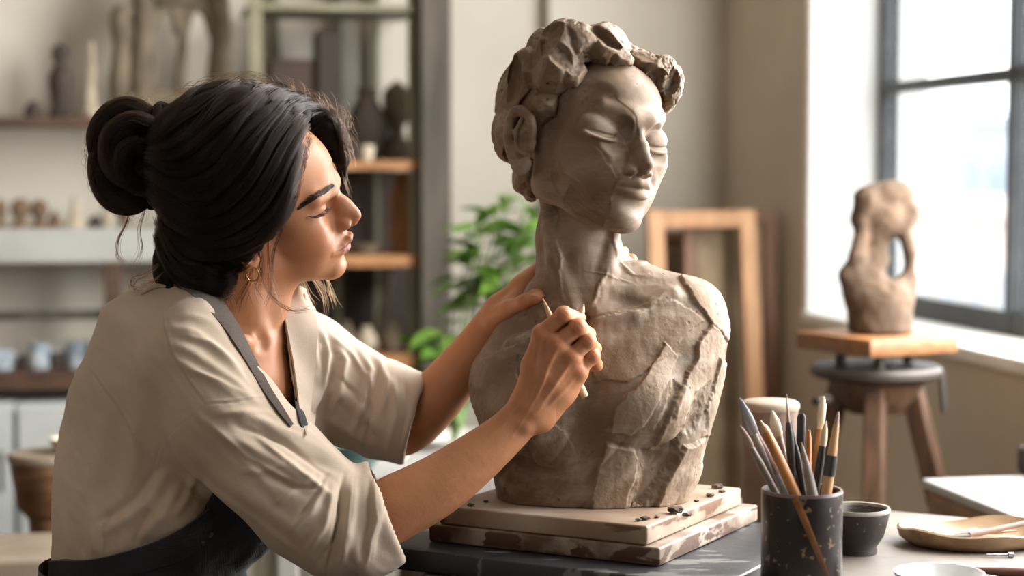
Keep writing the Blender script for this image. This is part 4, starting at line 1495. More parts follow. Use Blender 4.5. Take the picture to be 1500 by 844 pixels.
    f.chain(F, line, [1.3 if clay else 1.05] * len(line), 1, 0.8 if clay else 1.6, 'sub')
    if clay:
        return
    # lowered lids
    for s in (-1, 1):
        c = np.array((68.5, s * 30.5, 14.0))
        A(f.ell(tuple(c), (14.4, 16.0, 14.4)), 3.5)
        # lash line: an arc on the lid, low on the ball
        arc = []
        for q in np.linspace(-1, 1, 9):
            az = q * 0.88
            el = -0.42 + 0.26 * q * q
            arc.append(tuple(c + 15.2 * np.array((math.cos(az) * math.cos(el), s * math.sin(az) * math.cos(el), math.sin(el)))))
        f.chain(F, arc, [0.9] * 9, 0.5, 1.2, 'sub')


def build_ear(F, f, s, big=1.0, dx=0.0, dz=0.0, thick=1.0):
    """ear on side s (+1 = the head's right)"""
    q = lambda a, b, c: f.p(a * big + dx, s * (72 + b * big), c * big + dz)
    k = f.k
    hel = [q(6, 4, 0), q(9, 5, 12), q(6, 9, 25), q(-6, 12, 31), (q(-18, 14, 26)), q(-22, 14, 10), q(-18, 12, -8), q(-9, 9, -22), q(0, 6, -30), q(6, 4, -24)]
    F.add(ellipsoid(f.p(-5 * big + dx, s * (74), 2 * big + dz), np.array((16, 6, 27)) * k * big, f.R), 4 * k)
    hs = spline(hel, 4)
    chain(F, hs, list(np.interp(np.linspace(0, 9, len(hs)), range(10), [r * k * big * thick for r in (3, 3.2, 3.4, 3.6, 3.8, 3.8, 3.6, 4.2, 5.5, 4)])), 2 * k, 3 * k)
    chain(F, [q(-6, 10, 22), q(-12, 11, 8), q(-8, 9, -10), q(2, 7, -14)], [2.2 * k, 2.8 * k, 2.6 * k, 3.2 * k], 2 * k, 2.5 * k)
    F.sub(ellipsoid(q(1, 9, -1), np.array((8, 8, 11)) * k * big, f.R), 3 * k)
    F.add(capsule(q(9, 2, -2), q(9, 3, -8), 3.6 * k, 3.2 * k), 3 * k)


def rock(c, r, seed, n=22, rot=None, soft=0.0):
    """chunk of hand-pressed clay bounded by flat faces"""
    rr = np.random.default_rng(seed)
    nrm = rr.normal(size=(n, 3))
    nrm /= np.linalg.norm(nrm, axis=1, keepdims=True)
    off = rr.uniform(0.84, 1.04, n)
    c, r = np.array(c, float), np.array(r, float)
    R = np.eye(3) if rot is None else np.array(rot, float)
    m = r.min()

    def fn(X, Y, Z):
        x, y, z = X - c[0], Y - c[1], Z - c[2]
        u = [(x * R[0, i] + y * R[1, i] + z * R[2, i]) / r[i] for i in range(3)]
        d = None
        for a, o in zip(nrm, off):
            e = (u[0] * a[0] + u[1] * a[1] + u[2] * a[2] - o) * m
            d = e if d is None else smax(d, e, 0.018 * m)
        k0 = np.sqrt(u[0] ** 2 + u[1] ** 2 + u[2] ** 2)
        return smax(d, (k0 - 1.10) * m, 0.02 * m)
    ext = np.abs(R) @ r * 1.14
    return fn, c - ext, c + ext


def poly_sd(px, py, poly):
    """signed distance to a polygon in the plane, negative inside"""
    P = np.array(poly, float)
    d = np.full(len(px), 1e18)
    s = np.ones(len(px))
    n = len(P)
    for i in range(n):
        a, b = P[i], P[i - 1]
        e = b - a
        wx, wy = px - a[0], py - a[1]
        t = np.clip((wx * e[0] + wy * e[1]) / (e @ e), 0, 1)
        d = np.minimum(d, (wx - e[0] * t) ** 2 + (wy - e[1] * t) ** 2)
        c1, c2, c3 = py >= a[1], py < b[1], e[0] * wy > e[1] * wx
        fl = (c1 & c2 & c3) | (~c1 & ~c2 & ~c3)
        s = np.where(fl, -s, s)
    return s * np.sqrt(d)


def sstep(x, a, b):
    t = np.clip((x - a) / (b - a), 0, 1)
    return t * t * (3 - 2 * t)


def clay_material(name, c_lo, c_hi, lit_slab, dark):
    m = bpy.data.materials.new(name)
    m.use_nodes = True
    nt = m.node_tree
    N, L = nt.nodes, nt.links
    b = N['Principled BSDF']
    b.inputs['Roughness'].default_value = 0.62
    b.inputs['Specular IOR Level'].default_value = 0.35
    tc = N.new('ShaderNodeTexCoord')

    def noise(scale, detail, rough=0.55, stretch=None):
        n = N.new('ShaderNodeTexNoise')
        n.inputs['Scale'].default_value = scale
        n.inputs['Detail'].default_value = detail
        n.inputs['Roughness'].default_value = rough
        if stretch:
            mp = N.new('ShaderNodeMapping')
            mp.inputs['Scale'].default_value = stretch
            mp.inputs['Rotation'].default_value = (0.3, 0.7, 0.4)
            L.new(tc.outputs['Object'], mp.inputs['Vector'])
            L.new(mp.outputs['Vector'], n.inputs['Vector'])
        else:
            L.new(tc.outputs['Object'], n.inputs['Vector'])
        return n

    def ramp(src, stops):
        r = N.new('ShaderNodeValToRGB')
        e = r.color_ramp.elements
        e[0].position, e[0].color = stops[0][0], (*stops[0][1], 1)
        e[1].position, e[1].color = stops[-1][0], (*stops[-1][1], 1)
        for p, c in stops[1:-1]:
            x = e.new(p)
            x.color = (*c, 1)
        L.new(src, r.inputs['Fac'])
        return r

    def mix(fac, a, bb):
        x = N.new('ShaderNodeMix')
        x.data_type = 'RGBA'
        L.new(fac, x.inputs['Factor'])
        L.new(a, x.inputs['A'])
        if isinstance(bb, tuple):
            x.inputs['B'].default_value = (*bb, 1)
        else:
            L.new(bb, x.inputs['B'])
        return x.outputs['Result']
    base = ramp(noise(9, 5).outputs['Fac'], [(0.32, c_lo), (0.68, c_hi)])
    smear = ramp(noise(16, 6, 0.6, (1, 1.6, 2.2)).outputs['Fac'], [(0.49, (0, 0, 0)), (0.66, (.7, .7, .7))])
    c = mix(smear.outputs['Color'], base.outputs['Color'], srgb(156, 142, 128))
    pits = N.new('ShaderNodeTexVoronoi')
    pits.inputs['Scale'].default_value = 70
    L.new(tc.outputs['Object'], pits.inputs['Vector'])
    pm = noise(22, 4)
    pr_ = ramp(pits.outputs['Distance'], [(0.06, (1, 1, 1)), (0.2, (0, 0, 0))])
    pk = ramp(pm.outputs['Fac'], [(0.52, (0, 0, 0)), (0.62, (1, 1, 1))])
    mul = N.new('ShaderNodeMath'); mul.operation = 'MULTIPLY'
    L.new(pr_.outputs['Color'], mul.inputs[0]); L.new(pk.outputs['Color'], mul.inputs[1])
    c = mix(mul.outputs[0], c, dark)
    da = N.new('ShaderNodeAttribute'); da.attribute_name = 'lit_clay'  # painted light: strips of clay lightened as if catching the window
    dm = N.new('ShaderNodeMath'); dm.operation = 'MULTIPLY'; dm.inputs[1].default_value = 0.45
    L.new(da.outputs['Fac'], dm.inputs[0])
    c = mix(dm.outputs[0], c, lit_slab)
    L.new(c, b.inputs['Base Color'])
    # relief: pressed clay, scratches and pits
    n1 = noise(55, 8, 0.6)
    n2 = noise(60, 5, 0.5, (1, 1, 7))
    a1 = N.new('ShaderNodeMath'); a1.operation = 'MULTIPLY_ADD'; a1.inputs[1].default_value = 0.0
    L.new(n2.outputs['Fac'], a1.inputs[0]); L.new(n1.outputs['Fac'], a1.inputs[2])
    a2 = N.new('ShaderNodeMath'); a2.operation = 'MULTIPLY_ADD'; a2.inputs[1].default_value = -0.8
    L.new(mul.outputs[0], a2.inputs[0]); L.new(a1.outputs[0], a2.inputs[2])
    at_ = N.new('ShaderNodeAttribute'); at_.attribute_name = 'rough_clay'
    st = N.new('ShaderNodeMath'); st.operation = 'MULTIPLY_ADD'; st.inputs[1].default_value = 0.5; st.inputs[2].default_value = 0.10
    L.new(at_.outputs['Fac'], st.inputs[0])
    bp = N.new('ShaderNodeBump')
    bp.inputs['Distance'].default_value = 0.004
    L.new(st.outputs[0], bp.inputs['Strength'])
    L.new(a2.outputs[0], bp.inputs['Height'])
    L.new(bp.outputs['Normal'], b.inputs['Normal'])
    return m


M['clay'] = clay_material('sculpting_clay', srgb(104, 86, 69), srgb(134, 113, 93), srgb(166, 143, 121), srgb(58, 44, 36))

BF = Frame(-55.0, -2.8, -8.5, 1.205, (0.0855, 2.268, 1.2665))
BUST = thing('clay_bust', 'unfinished brown clay bust of a woman standing on the stacked boards', 'bust', (at(875, 748, 2.27).x, 2.27, Z1))


def build_bust():
    h = 0.00115
    F = Field((-0.062, 2.10, Z1 - 0.004), (0.285, 2.42, 1.415), h)
    u = S

    def q(px, py, dy):
        p = w(px, py, dy)
        return np.array((p.x, p.y, p.z))
    DY = 24
    # trunk lofted to its outline
    tab = np.array([(388, 924, 930, 3), (396, 905, 955, 18), (406, 862, 1000, 34), (416, 812, 1022, 48), (430, 792, 1040, 60), (460, 772, 1056, 78), (490, 738, 1063, 92), (510, 718, 1063, 99), (530, 702, 1061, 104), (561, 694, 1056, 110),
                    (590, 696, 1050, 113), (627, 704, 1039, 114), (660, 713, 1031, 112), (693, 721, 1023, 110), (735, 729, 1008, 107), (765, 731, 1004, 105)], float)
    zz = np.array([q(878, y, DY)[2] for y in tab[:, 0]])
    xl = np.array([q(x, y, DY)[0] for x, y in zip(tab[:, 1], tab[:, 0])])
    xr = np.array([q(x, y, DY)[0] for x, y in zip(tab[:, 2], tab[:, 0])])
    hy = tab[:, 3] * u
    yc = D0 + DY * u
    o = np.argsort(zz)

    def loft(X, Y, Z):
        a = np.interp(Z, zz[o], xl[o]); b = np.interp(Z, zz[o], xr[o]); c = np.interp(Z, zz[o], hy[o])
        hx = (b - a) / 2
        e = 2.35
        t = (np.abs((X - (a + b) / 2) / hx) ** e + np.abs((Y - yc) / c) ** e) ** (1 / e)
        d = (t - 1) * np.minimum(hx, c)
        return np.maximum(d, (Z - zz[o][-1]))
    F.add((loft, (xl.min() - .01, yc - .11, zz.min()), (xr.max() + .01, yc + .11, zz.max())), 0)
    # neck
    chain(F, [q(852, 262, 44), q(846, 350, 36), q(850, 415, 32), q(862, 480, 30)], [56 * u, 57 * u, 62 * u, 60 * u], 0.02, 0.045)
    # slope from the neck to the raised shoulder and to the other one
    chain(F, [q(880, 405, 40), q(940, 428, 40), q(1000, 462, 34)], [38 * u, 34 * u, 55 * u], 0.02, 0.03)
    chain(F, [q(824, 446, 44), q(776, 506, 40), q(760, 560, 30)], [30 * u, 46 * u, 62 * u], 0.02, 0.03)
    # cords of the neck and the collar bones
    chain(F, [q(800, 290, 6), q(813, 380, -18), q(846, 468, -50)], [11 * u, 10 * u, 8 * u], 0.01, 0.010)
    chain(F, [q(902, 330, 0), q(890, 395, -20), q(862, 470, -52)], [9 * u, 10 * u, 9 * u], 0.01, 0.009)
    chain(F, [q(872, 476, -52), q(930, 458, -54), q(985, 430, -30)], [9 * u, 8 * u, 9 * u], 0.01, 0.014)
    chain(F, [q(844, 478, -52), q(800, 488, -54), q(752, 508, -34)], [9 * u, 8 * u, 9 * u], 0.01, 0.014)
    F.sub(ellipsoid(q(858, 466, -62), (10 * u, 20 * u, 14 * u)), 0.01)
    F.sub(ellipsoid(q(915, 440, -62), (26 * u, 24 * u, 12 * u)), 0.014)
    # breasts, ribs, the channel between
    F.add(ellipsoid(q(938, 590, -58), (66 * u, 46 * u, 58 * u)), 0.02)
    F.add(ellipsoid(q(782, 612, -56), (54 * u, 42 * u, 52 * u)), 0.02)
    F.sub(capsule(q(860, 560, -106), q(858, 700, -108), 15 * u, 12 * u), 0.02)
    F.sub(ellipsoid(q(962, 668, -100), (30 * u, 26 * u, 20 * u)), 0.012)
    F.sub(ellipsoid(q(775, 690, -92), (40 * u, 20 * u, 14 * u)), 0.012)
    # head
    build_head(F, BF, True)
    k = BF.k
    # knife-cut planes of the unfinished face
    for c, n, r, kk in [((56, 47, -24), (0.60, 0.79, -0.08), 46, 2.0), ((62, 26, -56), (0.55, 0.66, -0.55), 26, 2.0)]:
        pr_, lo, hi = BF.plane_prim(c, n, r)
        ctr = BF.p(*c); R_ = r * BF.k

        def fn(X, Y, Z, pr_=pr_, ctr=ctr, R_=R_):
            return np.maximum(pr_(X, Y, Z), np.sqrt((X - ctr[0]) ** 2 + (Y - ctr[1]) ** 2 + (Z - ctr[2]) ** 2) - R_)
        F.sub((fn, ctr - R_, ctr + R_), kk * k)
    for s in (-1, 1):
        # heavy lowered lids of the sculpture
        c = np.array((63.0, 30.5, 20.0)) if s > 0 else np.array((66.0, -29.5, 17.0))
        rb = 24.0 if s > 0 else 22.0
        F.add(BF.ell(tuple(c), (17.6, rb, 15.0)), 1.5 * k)
        arc, ra_ = [], []
        for t_ in np.linspace(-.52, 1, 13):
            az = t_ * 1.12; el = -0.52 + 0.26 * t_ * t_
            arc.append(tuple(c + np.array((17.6 * math.cos(az) * math.cos(el), s * (rb - .4) * math.sin(az) * math.cos(el), 14.4 * math.sin(el)))))
            ra_.append(1.7 * min(1, (t_ + .55) * 3, (1.1 - t_) * 3) + .1)
        BF.chain(F, [tuple(np.array(a_) + (-.6, 0, -4.4)) for a_ in arc], [2.3] * 13, 1, 3)
        BF.chain(F, [tuple(np.array(a_) + (.3, 0, -1.0)) for a_ in arc], ra_, 0.5, 0.6, 'sub')
    # ear, and the slab of hair behind goes on as a part of its own
    build_ear(F, BF, 1, 0.92, 9, -3, 1.45)
    F.cut(lambda X, Y, Z: (Z1 + 0.0004 - Z) + 0 * X + 0 * Y)
    v, f = F.mesh(1)
    n = vnormals(v, f)
    px, py = project(v)
    front = sstep(-n[:, 1], 0.0, 0.35)
    body = sstep(py, 372, 470)
    neckm = sstep(py, 335, 372) * front
    jx = px + 9 * noise3(v, 30, 3, 2) + 1.8 * noise3(v, 260, 8, 2)
    jy = py + 9 * noise3(v, 30, 4, 2) + 1.8 * noise3(v, 260, 9, 2)
    disp = np.zeros(len(v))
    # strips of clay laid on with a spatula: outline, height in mm, tilt across the strip
    slabs = [
        ([(976, 500), (1000, 520), (968, 575), (944, 624), (922, 642), (893, 634), (903, 604), (935, 560)], 6.5, 0.9),
        ([(1040, 474), (1062, 500), (1050, 548), (1014, 604), (985, 642), (958, 652), (974, 616), (1002, 562), (1022, 505)], 7.5, 0.9),
        ([(884, 652), (925, 660), (936, 690), (915, 752), (862, 752), (872, 700)], 8.0, 0.5),
        ([(1000, 655), (1034, 640), (1020, 705), (996, 752), (946, 752), (976, 700)], 9.0, 0.8),
        ([(742, 628), (786, 612), (832, 630), (838, 664), (818, 694), (786, 684), (770, 656)], 3.0, 0.6),
        ([(994, 404), (1042, 428), (1070, 470), (1066, 500), (1040, 474), (1016, 446), (1004, 424)], 5.0, 0.3),
        ([(706, 520), (760, 500), (764, 560), (742, 640), (706, 640)], 2.5, 0),
        ([(862, 478), (985, 436), (1030, 470), (975, 520), (915, 560), (868, 560)], 2.0, 0),
        ([(1052, 520), (1066, 540), (1040, 640), (1026, 640), (1036, 590)], 5.0, 0.6),
        ([(985, 560), (1003, 570), (985, 612), (962, 622)], -6.0, 0),
        ([(1020, 576), (1036, 560), (1030, 600), (1004, 640), (994, 634)], -6.0, 0),
        ([(936, 660), (996, 636), (990, 672), (962, 716), (930, 752), (920, 752), (938, 700)], -9.0, 0),
    ]
    lit_slab = np.zeros(len(v))
    for poly, hgt, tilt in slabs:
        sd = poly_sd(jx, jy, poly)
        m_ = sstep(-sd, -1.0, 2.4) if hgt > 0 else sstep(-sd, -4.0, 9.0)
        cx_, cy_ = np.mean(np.array(poly), 0)
        uu = np.clip(((jx - cx_) * .85 + (jy - cy_) * .5) / 26.0, -1, 1)
        disp += hgt * 1e-3 * m_ * (1 - tilt * (0.5 + 0.5 * uu)) * front
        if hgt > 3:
            lit_slab = np.maximum(lit_slab, m_ * front * (1.6 if cx_ > 1025 and cy_ < 460 else 1.0))  # paler tone painted on the lit strips, strongest for the shoulder highlight
        # pushed-up crumbs along the edge of the stroke
        disp += abs(hgt) * 0.16e-3 * np.exp(-((sd - 1.0) / 2.0) ** 2) * front * sstep(noise3(v, 120, 44), -0.1, 0.5)
    # diagonal tool strokes over the body
    t_ = (px * 0.80 + py * 0.60)
    q2 = np.stack([t_ * 0.10, (px * 0.60 - py * 0.80) * 0.016, v[:, 1] * 14], 1)
    disp += (noise3(q2, 0.42, 21, 2) * 0.0011 + noise3(v, 45, 12, 2) * 0.0009) * body
    disp += neckm * (noise3(np.stack([v[:, 0] * 60, v[:, 1] * 60, v[:, 2] * 14], 1), 1.0, 23, 3) * 0.0012)
    for line, hh, wd in [([(812, 300), (815, 370), (822, 430), (834, 465)], 1.6, 2.2), ([(886, 392), (876, 425), (862, 462)], 2.2, 3.0), ([(902, 345), (908, 385), (930, 404), (960, 408)], 1.8, 3.0), ([(850, 392), (890, 404), (930, 420)], .8, 1.6), ([(872, 470), (930, 450), (985, 425)], 1.2, 2.0)]:
        disp += hh * 1e-3 * fold(jx, jy, line, wd) * front
    # rough spatula ridges on the lower body
    low = sstep(py, 600, 660) * front
    q3 = np.stack([(px * .75 + py * .66) * .05, (px * .66 - py * .75) * .012, v[:, 1] * 10], 1)
    r3 = noise3(q3, 1.0, 61, 2)
    disp += low * (np.abs(r3) - .25) * 0.0045
    # crumbly cracks
    cr_ = noise3(v, 90, 31, 3)
    disp -= 0.0 * np.exp(-(cr_ / 0.035) ** 2) * sstep(noise3(v, 26, 33, 2), 0.16, 0.45) * body
    # head surface: only slight unevenness; cut edges on the cheek
    lc = BF.local(v)
    headw = (1 - body) * sstep(-py, -420, -340)
    disp += headw * (noise3(v, 60, 51, 2) * 0.0005)
    facets = [([(862, 150), (900, 140), (932, 168), (938, 215), (925, 235), (912, 205), (880, 160)], -0.8),
              ([(806, 250), (832, 262), (868, 305), (898, 322), (880, 330), (842, 312), (815, 282)], -1.4),
              ([(800, 190), (838, 192), (880, 222), (905, 260), (893, 300), (860, 292), (822, 250)], 0.9)]
    for poly, hgt in facets:
        sd = poly_sd(px + 1.5 * noise3(v, 180, 3), py + 1.5 * noise3(v, 180, 4), poly)
        disp += hgt * 1e-3 * sstep(-sd, -0.8, 1.6) * front * sstep(-py, -345, -330)
    # thin ridges left by the knife on the near cheek
    for line, hh, wd in [([(843, 183), (862, 196), (888, 204), (912, 210)], 0.9, 1.6), ([(808, 256), (830, 285), (862, 308), (890, 325)], 0.9, 1.5), ([(806, 240), (850, 268), (880, 306), (900, 322)], 0.8, 1.6)]:
        disp += hh * 1e-3 * fold(px, py, line, wd) * front * sstep(-py, -345, -330)
    v = v + n * disp[:, None]
    v[:, 2] = np.maximum(v[:, 2], Z1 + 0.0002)
    me = np_mesh('bust_body', v, f)
    rough = np.clip(body * (0.55 + 0.5 * noise3(v, 18, 41, 2)) + 0.10, 0, 1)
    set_attr(me, 'rough_clay', rough)
    set_attr(me, 'lit_clay', lit_slab * 0.8)
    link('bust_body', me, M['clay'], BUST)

    # ---- the piled hair
    H = Field((-0.05, 2.10, 1.185), (0.235, 2.45, 1.435), 0.0012)
    u_ = u
    lumps = [  # px, py, dy, radii (x, y, z) in px, seed, tilt, k
        (862, 128, 88, (92, 104, 78), 1, 0, 4), (776, 142, 66, (46, 84, 72), 2, 14, 4), (760, 196, 76, (38, 56, 46), 3, 0, 4), (775, 252, 62, (24, 44, 34), 4, 10, 4),
        (776, 106, 10, (30, 50, 46), 5, 14, 3), (750, 190, 30, (28, 44, 44), 15, 6, 3), (800, 158, -24, (24, 48, 28), 17, 10, 3), (792, 84, 12, (24, 34, 40), 18, 10, 3), (817, 86, -40, (33, 48, 54), 6, 14, 3), (846, 62, -40, (36, 44, 30), 8, 24, 2.5), (838, 108, -52, (20, 34, 26), 16, -20, 2.5),
        (884, 66, -34, (36, 44, 30), 9, 30, 2.5), (906, 84, -44, (22, 28, 17), 10, 38, 2), (940, 96, 20, (26, 52, 22), 13, 30, 3), (962, 112, 6, (26, 44, 32), 11, 40, 3), (983, 132, 10, (17, 34, 34), 12, 12, 2.5),
        (778, 274, 58, (13, 28, 20), 14, 0, 3),
    ]
    for px_, py_, dy_, r, sd_, tl, kk_ in lumps:
        H.add(rock(q(px_, py_, dy_), np.array(r) * u_, 300 + sd_, 14, _rot('Y', math.radians(tl))), kk_ * 0.45e-3)
    # hollow dents pressed into the rolls
    for px_, py_, dy_, r, tl in [(826, 82, -106, (34, 24, 15), 38), (888, 54, -84, (32, 22, 10), 32), (850, 98, -102, (24, 16, 12), -30), (806, 52, -78, (12, 20, 30), 24), (750, 120, -24, (12, 24, 34), 10), (774, 176, -26, (16, 26, 38), 5),
                                 (958, 122, -40, (15, 22, 20), 40), (796, 44, -70, (16, 20, 14), 20), (985, 118, -24, (9, 14, 22), 20), (750, 226, -4, (14, 24, 18), 0)]:
        H.sub(rock(q(px_, py_, dy_), np.array(r) * u_ * 1.12, 900 + int(px_), 16, _rot('Y', math.radians(tl))), 0.0006)
    # keep face and ear free
    H.sub(BF.ell((60, 2, 12), (50, 50, 74)), 0.002)
    H.sub(BF.ell((8, 82, -2), (24, 20, 35)), 0.004)
    v, f = H.mesh(0)
    n = vnormals(v, f)
    d = noise3(v, 40, 61, 2) * 0.0016 + noise3(v, 150, 62, 3) * 0.0013
    cr_ = noise3(v, 70, 71, 3)
    d -= 0.0022 * np.exp(-(cr_ / 0.06) ** 2) * sstep(noise3(v, 26, 73, 2), 0.0, 0.3)
    v = v + n * d[:, None]
    me = np_mesh('sculpted_hair', v, f)
    set_attr(me, 'rough_clay', np.full(len(v), 0.75))
    link('sculpted_hair', me, M['clay'], BUST)


build_bust()
# ================================================================== the sculptor
def skin_material():
    m = bpy.data.materials.new('skin')
    m.use_nodes = True
    nt = m.node_tree
    N, L = nt.nodes, nt.links
    b = N['Principled BSDF']
    b.inputs['Roughness'].default_value = 0.48
    b.inputs['Specular IOR Level'].default_value = 0.34
    b.inputs['Subsurface Weight'].default_value = 0.18
    b.inputs['Subsurface Radius'].default_value = (1.0, 0.35, 0.18)
    b.inputs['Subsurface Scale'].default_value = 0.006
    tc = N.new('ShaderNodeTexCoord')
    nz = N.new('ShaderNodeTexNoise')
    nz.inputs['Scale'].default_value = 22
    nz.inputs['Detail'].default_value = 5
    L.new(tc.outputs['Object'], nz.inputs['Vector'])
    cr = N.new('ShaderNodeValToRGB')
    cr.color_ramp.elements[0].position, cr.color_ramp.elements[1].position = 0.3, 0.7
    cr.color_ramp.elements[0].color = (*srgb(178, 122, 87), 1)
    cr.color_ramp.elements[1].color = (*srgb(190, 134, 97), 1)
    L.new(nz.outputs['Fac'], cr.inputs['Fac'])
    c = cr.outputs['Color']
    for nm, col in (('blush', srgb(182, 108, 76)), ('lips', srgb(156, 92, 84)), ('nail', srgb(216, 164, 142))):
        a = N.new('ShaderNodeAttribute')
        a.attribute_name = nm
        x = N.new('ShaderNodeMix')
        x.data_type = 'RGBA'
        L.new(a.outputs['Fac'], x.inputs['Factor'])
        L.new(c, x.inputs['A'])
        x.inputs['B'].default_value = (*col, 1)
        c = x.outputs['Result']
    L.new(c, b.inputs['Base Color'])
    n2 = N.new('ShaderNodeTexNoise')
    n2.inputs['Scale'].default_value = 420
    n2.inputs['Detail'].default_value = 3
    L.new(tc.outputs['Object'], n2.inputs['Vector'])
    n3 = N.new('ShaderNodeTexNoise')
    n3.inputs['Scale'].default_value = 130
    n3.inputs['Detail'].default_value = 4
    L.new(tc.outputs['Object'], n3.inputs['Vector'])
    ad = N.new('ShaderNodeMath')
    L.new(n2.outputs['Fac'], ad.inputs[0])
    L.new(n3.outputs['Fac'], ad.inputs[1])
    bp = N.new('ShaderNodeBump')
    bp.inputs['Strength'].default_value = 0.14
    bp.inputs['Distance'].default_value = 0.0012
    L.new(ad.outputs[0], bp.inputs['Height'])
    L.new(bp.outputs['Normal'], b.inputs['Normal'])
    return m


def cloth_material(name, c1, c2, weave=900, bump=0.25, rough=0.9, speck=None):
    m = mat(name, c1, c2, rough, 5, 6, sheen=0.25, spec=0.15, third=speck, third_pos=0.70, third_scale=45) if speck else mat(name, c1, c2, rough, 5, 6, sheen=0.25, spec=0.15)
    nt = m.node_tree
    N, L = nt.nodes, nt.links
    tc = N.new('ShaderNodeTexCoord')
    hs = []
    for st in ((weave, weave * .08, weave * .08), (weave * .08, weave * .08, weave)):
        mp = N.new('ShaderNodeMapping')
        mp.inputs['Scale'].default_value = st
        mp.inputs['Rotation'].default_value = (0, .5, .2)
        L.new(tc.outputs['Object'], mp.inputs['Vector'])
        n = N.new('ShaderNodeTexNoise')
        n.inputs['Scale'].default_value = 1.0
        n.inputs['Detail'].default_value = 2
        L.new(mp.outputs['Vector'], n.inputs['Vector'])
        hs.append(n)
    ad = N.new('ShaderNodeMath')
    L.new(hs[0].outputs['Fac'], ad.inputs[0])
    L.new(hs[1].outputs['Fac'], ad.inputs[1])
    nw = N.new('ShaderNodeTexNoise')
    nw.inputs['Scale'].default_value = 38
    nw.inputs['Detail'].default_value = 4
    L.new(tc.outputs['Object'], nw.inputs['Vector'])
    ad2 = N.new('ShaderNodeMath'); ad2.operation = 'MULTIPLY_ADD'; ad2.inputs[1].default_value = 2.0
    L.new(nw.outputs['Fac'], ad2.inputs[0]); L.new(ad.outputs[0], ad2.inputs[2])
    bp = N.new('ShaderNodeBump')
    bp.inputs['Strength'].default_value = bump
    bp.inputs['Distance'].default_value = 0.0022
    L.new(ad2.outputs[0], bp.inputs['Height'])
    L.new(bp.outputs['Normal'], N['Principled BSDF'].inputs['Normal'])
    return m


M['skin'] = skin_material()
M['linen'] = cloth_material('beige_linen', srgb(201, 183, 165), srgb(188, 170, 151), 1700, .14)
M['apron'] = cloth_material('charcoal_apron', srgb(46, 46, 50), srgb(36, 36, 39), 700, .3, .85, srgb(92, 92, 96))
M['strap'] = cloth_material('taupe_strap', srgb(84, 70, 60), srgb(68, 57, 50), 700, .3, .85)
M['gold'] = mat('gold', srgb(212, 170, 100), None, 0.25, metallic=1.0)
M['hair'] = mat('dark_hair', (.005, .0034, .0028), (.0035, .0025, .002), 0.6, 30, 4, spec=0.12)


def hair_strand_material(name, col, rough=0.3):
    m = bpy.data.materials.new(name)
    m.use_nodes = True
    nt = m.node_tree
    nt.nodes.clear()
    o = nt.nodes.new('ShaderNodeOutputMaterial')
    h = nt.nodes.new('ShaderNodeBsdfHairPrincipled')
    h.parametrization = 'COLOR'
    h.inputs['Color'].default_value = (*col, 1)
    h.inputs['Roughness'].default_value = rough
    h.inputs['Radial Roughness'].default_value = 0.45
    h.inputs['Random Roughness'].default_value = 0.25
    h.inputs['IOR'].default_value = 1.33
    nt.links.new(h.outputs[0], o.inputs[0])
    return m


M['strand'] = hair_strand_material('dark_brown_strands', (0.0055, 0.0032, 0.0024), .24)
M['strand_warm'] = hair_strand_material('warm_brown_strands', (0.02, 0.009, 0.0045))
M['strand_backlit'] = hair_strand_material('backlit_orange_strands', (0.055, 0.021, 0.008))  # backlight painted into the colour of the wisps below the chin
M['brow'] = hair_strand_material('brow_hair', (0.004, 0.0025, 0.002), .6)


def strands(name, polylines, radius, m, parent, taper=0.35):
    """hair object from a list of (n,3) arrays"""
    hc = bpy.data.hair_curves.new(name)
    hc.add_curves([len(p) for p in polylines])
    co = np.concatenate(polylines).astype(np.float32)
    hc.attributes['position'].data.foreach_set('vector', co.ravel())
    ra = hc.attributes.new('radius', 'FLOAT', 'POINT')
    rr = []
    for i, p in enumerate(polylines):
        r = radius[i] if hasattr(radius, '__len__') else radius
        rr.append(r * np.interp(np.linspace(0, 1, len(p)), [0, .12, .7, 1], [.7, 1, 1, taper]))
    ra.data.foreach_set('value', np.concatenate(rr).astype(np.float32))
    hc.materials.append(m)
    o = bpy.data.objects.new(name, hc)
    COL.objects.link(o)
    if parent is not None:
        o.parent = parent
        pr_ = parent
        mw = Matrix.Identity(4)
        ch = []
        while pr_ is not None:
            ch.append(pr_); pr_ = pr_.parent
        for q_ in reversed(ch):
            mw = mw @ (q_.matrix_parent_inverse if q_.parent else Matrix.Identity(4)) @ Matrix.LocRotScale(q_.location, q_.rotation_euler, q_.scale)
        o.matrix_parent_inverse = mw.inverted()
    return o


CAM = np.array([0, 0, CAMZ])


def drape(F, pts, y0, y1, off=0.0):
    """points of a surface met by the sight lines of photograph points between depths y0 and y1; nan where none"""
    pts = np.asarray(pts, float)
    u, v = (pts[:, 0] - 750) / FOC, (422 - pts[:, 1]) / FOC
    d = np.stack([u, _ct + v * _st, v * _ct - _st], 1)
    d = d / d[:, 1:2]
    ys = np.arange(y0, y1, F.h * 0.8)
    hit = np.full(len(pts), np.nan)
    prev = np.full(len(pts), 1.0)
    for y in ys:
        p = CAM + d * y
        s = F.sample(p)
        inb = np.all((p > F.lo) & (p < F.lo + (F.n - 1) * F.h), axis=1)
        s = np.where(inb, s, 1.0)
        new = np.isnan(hit) & (s <= 0)
        t = prev / np.maximum(prev - s, 1e-9)
        hit = np.where(new, y - F.h * .8 * (1 - np.clip(t, 0, 1)), hit)
        prev = s
        if not np.isnan(hit).any():
            break
    p = CAM + d * hit[:, None]
    ok = ~np.isnan(hit)
    if off:
        p[ok] = p[ok] + F.gradient(p[ok]) * off
    return p, ok


def W3(px, py, dy=0.0):
    p = w(px, py, dy)
    return np.array((p.x, p.y, p.z))


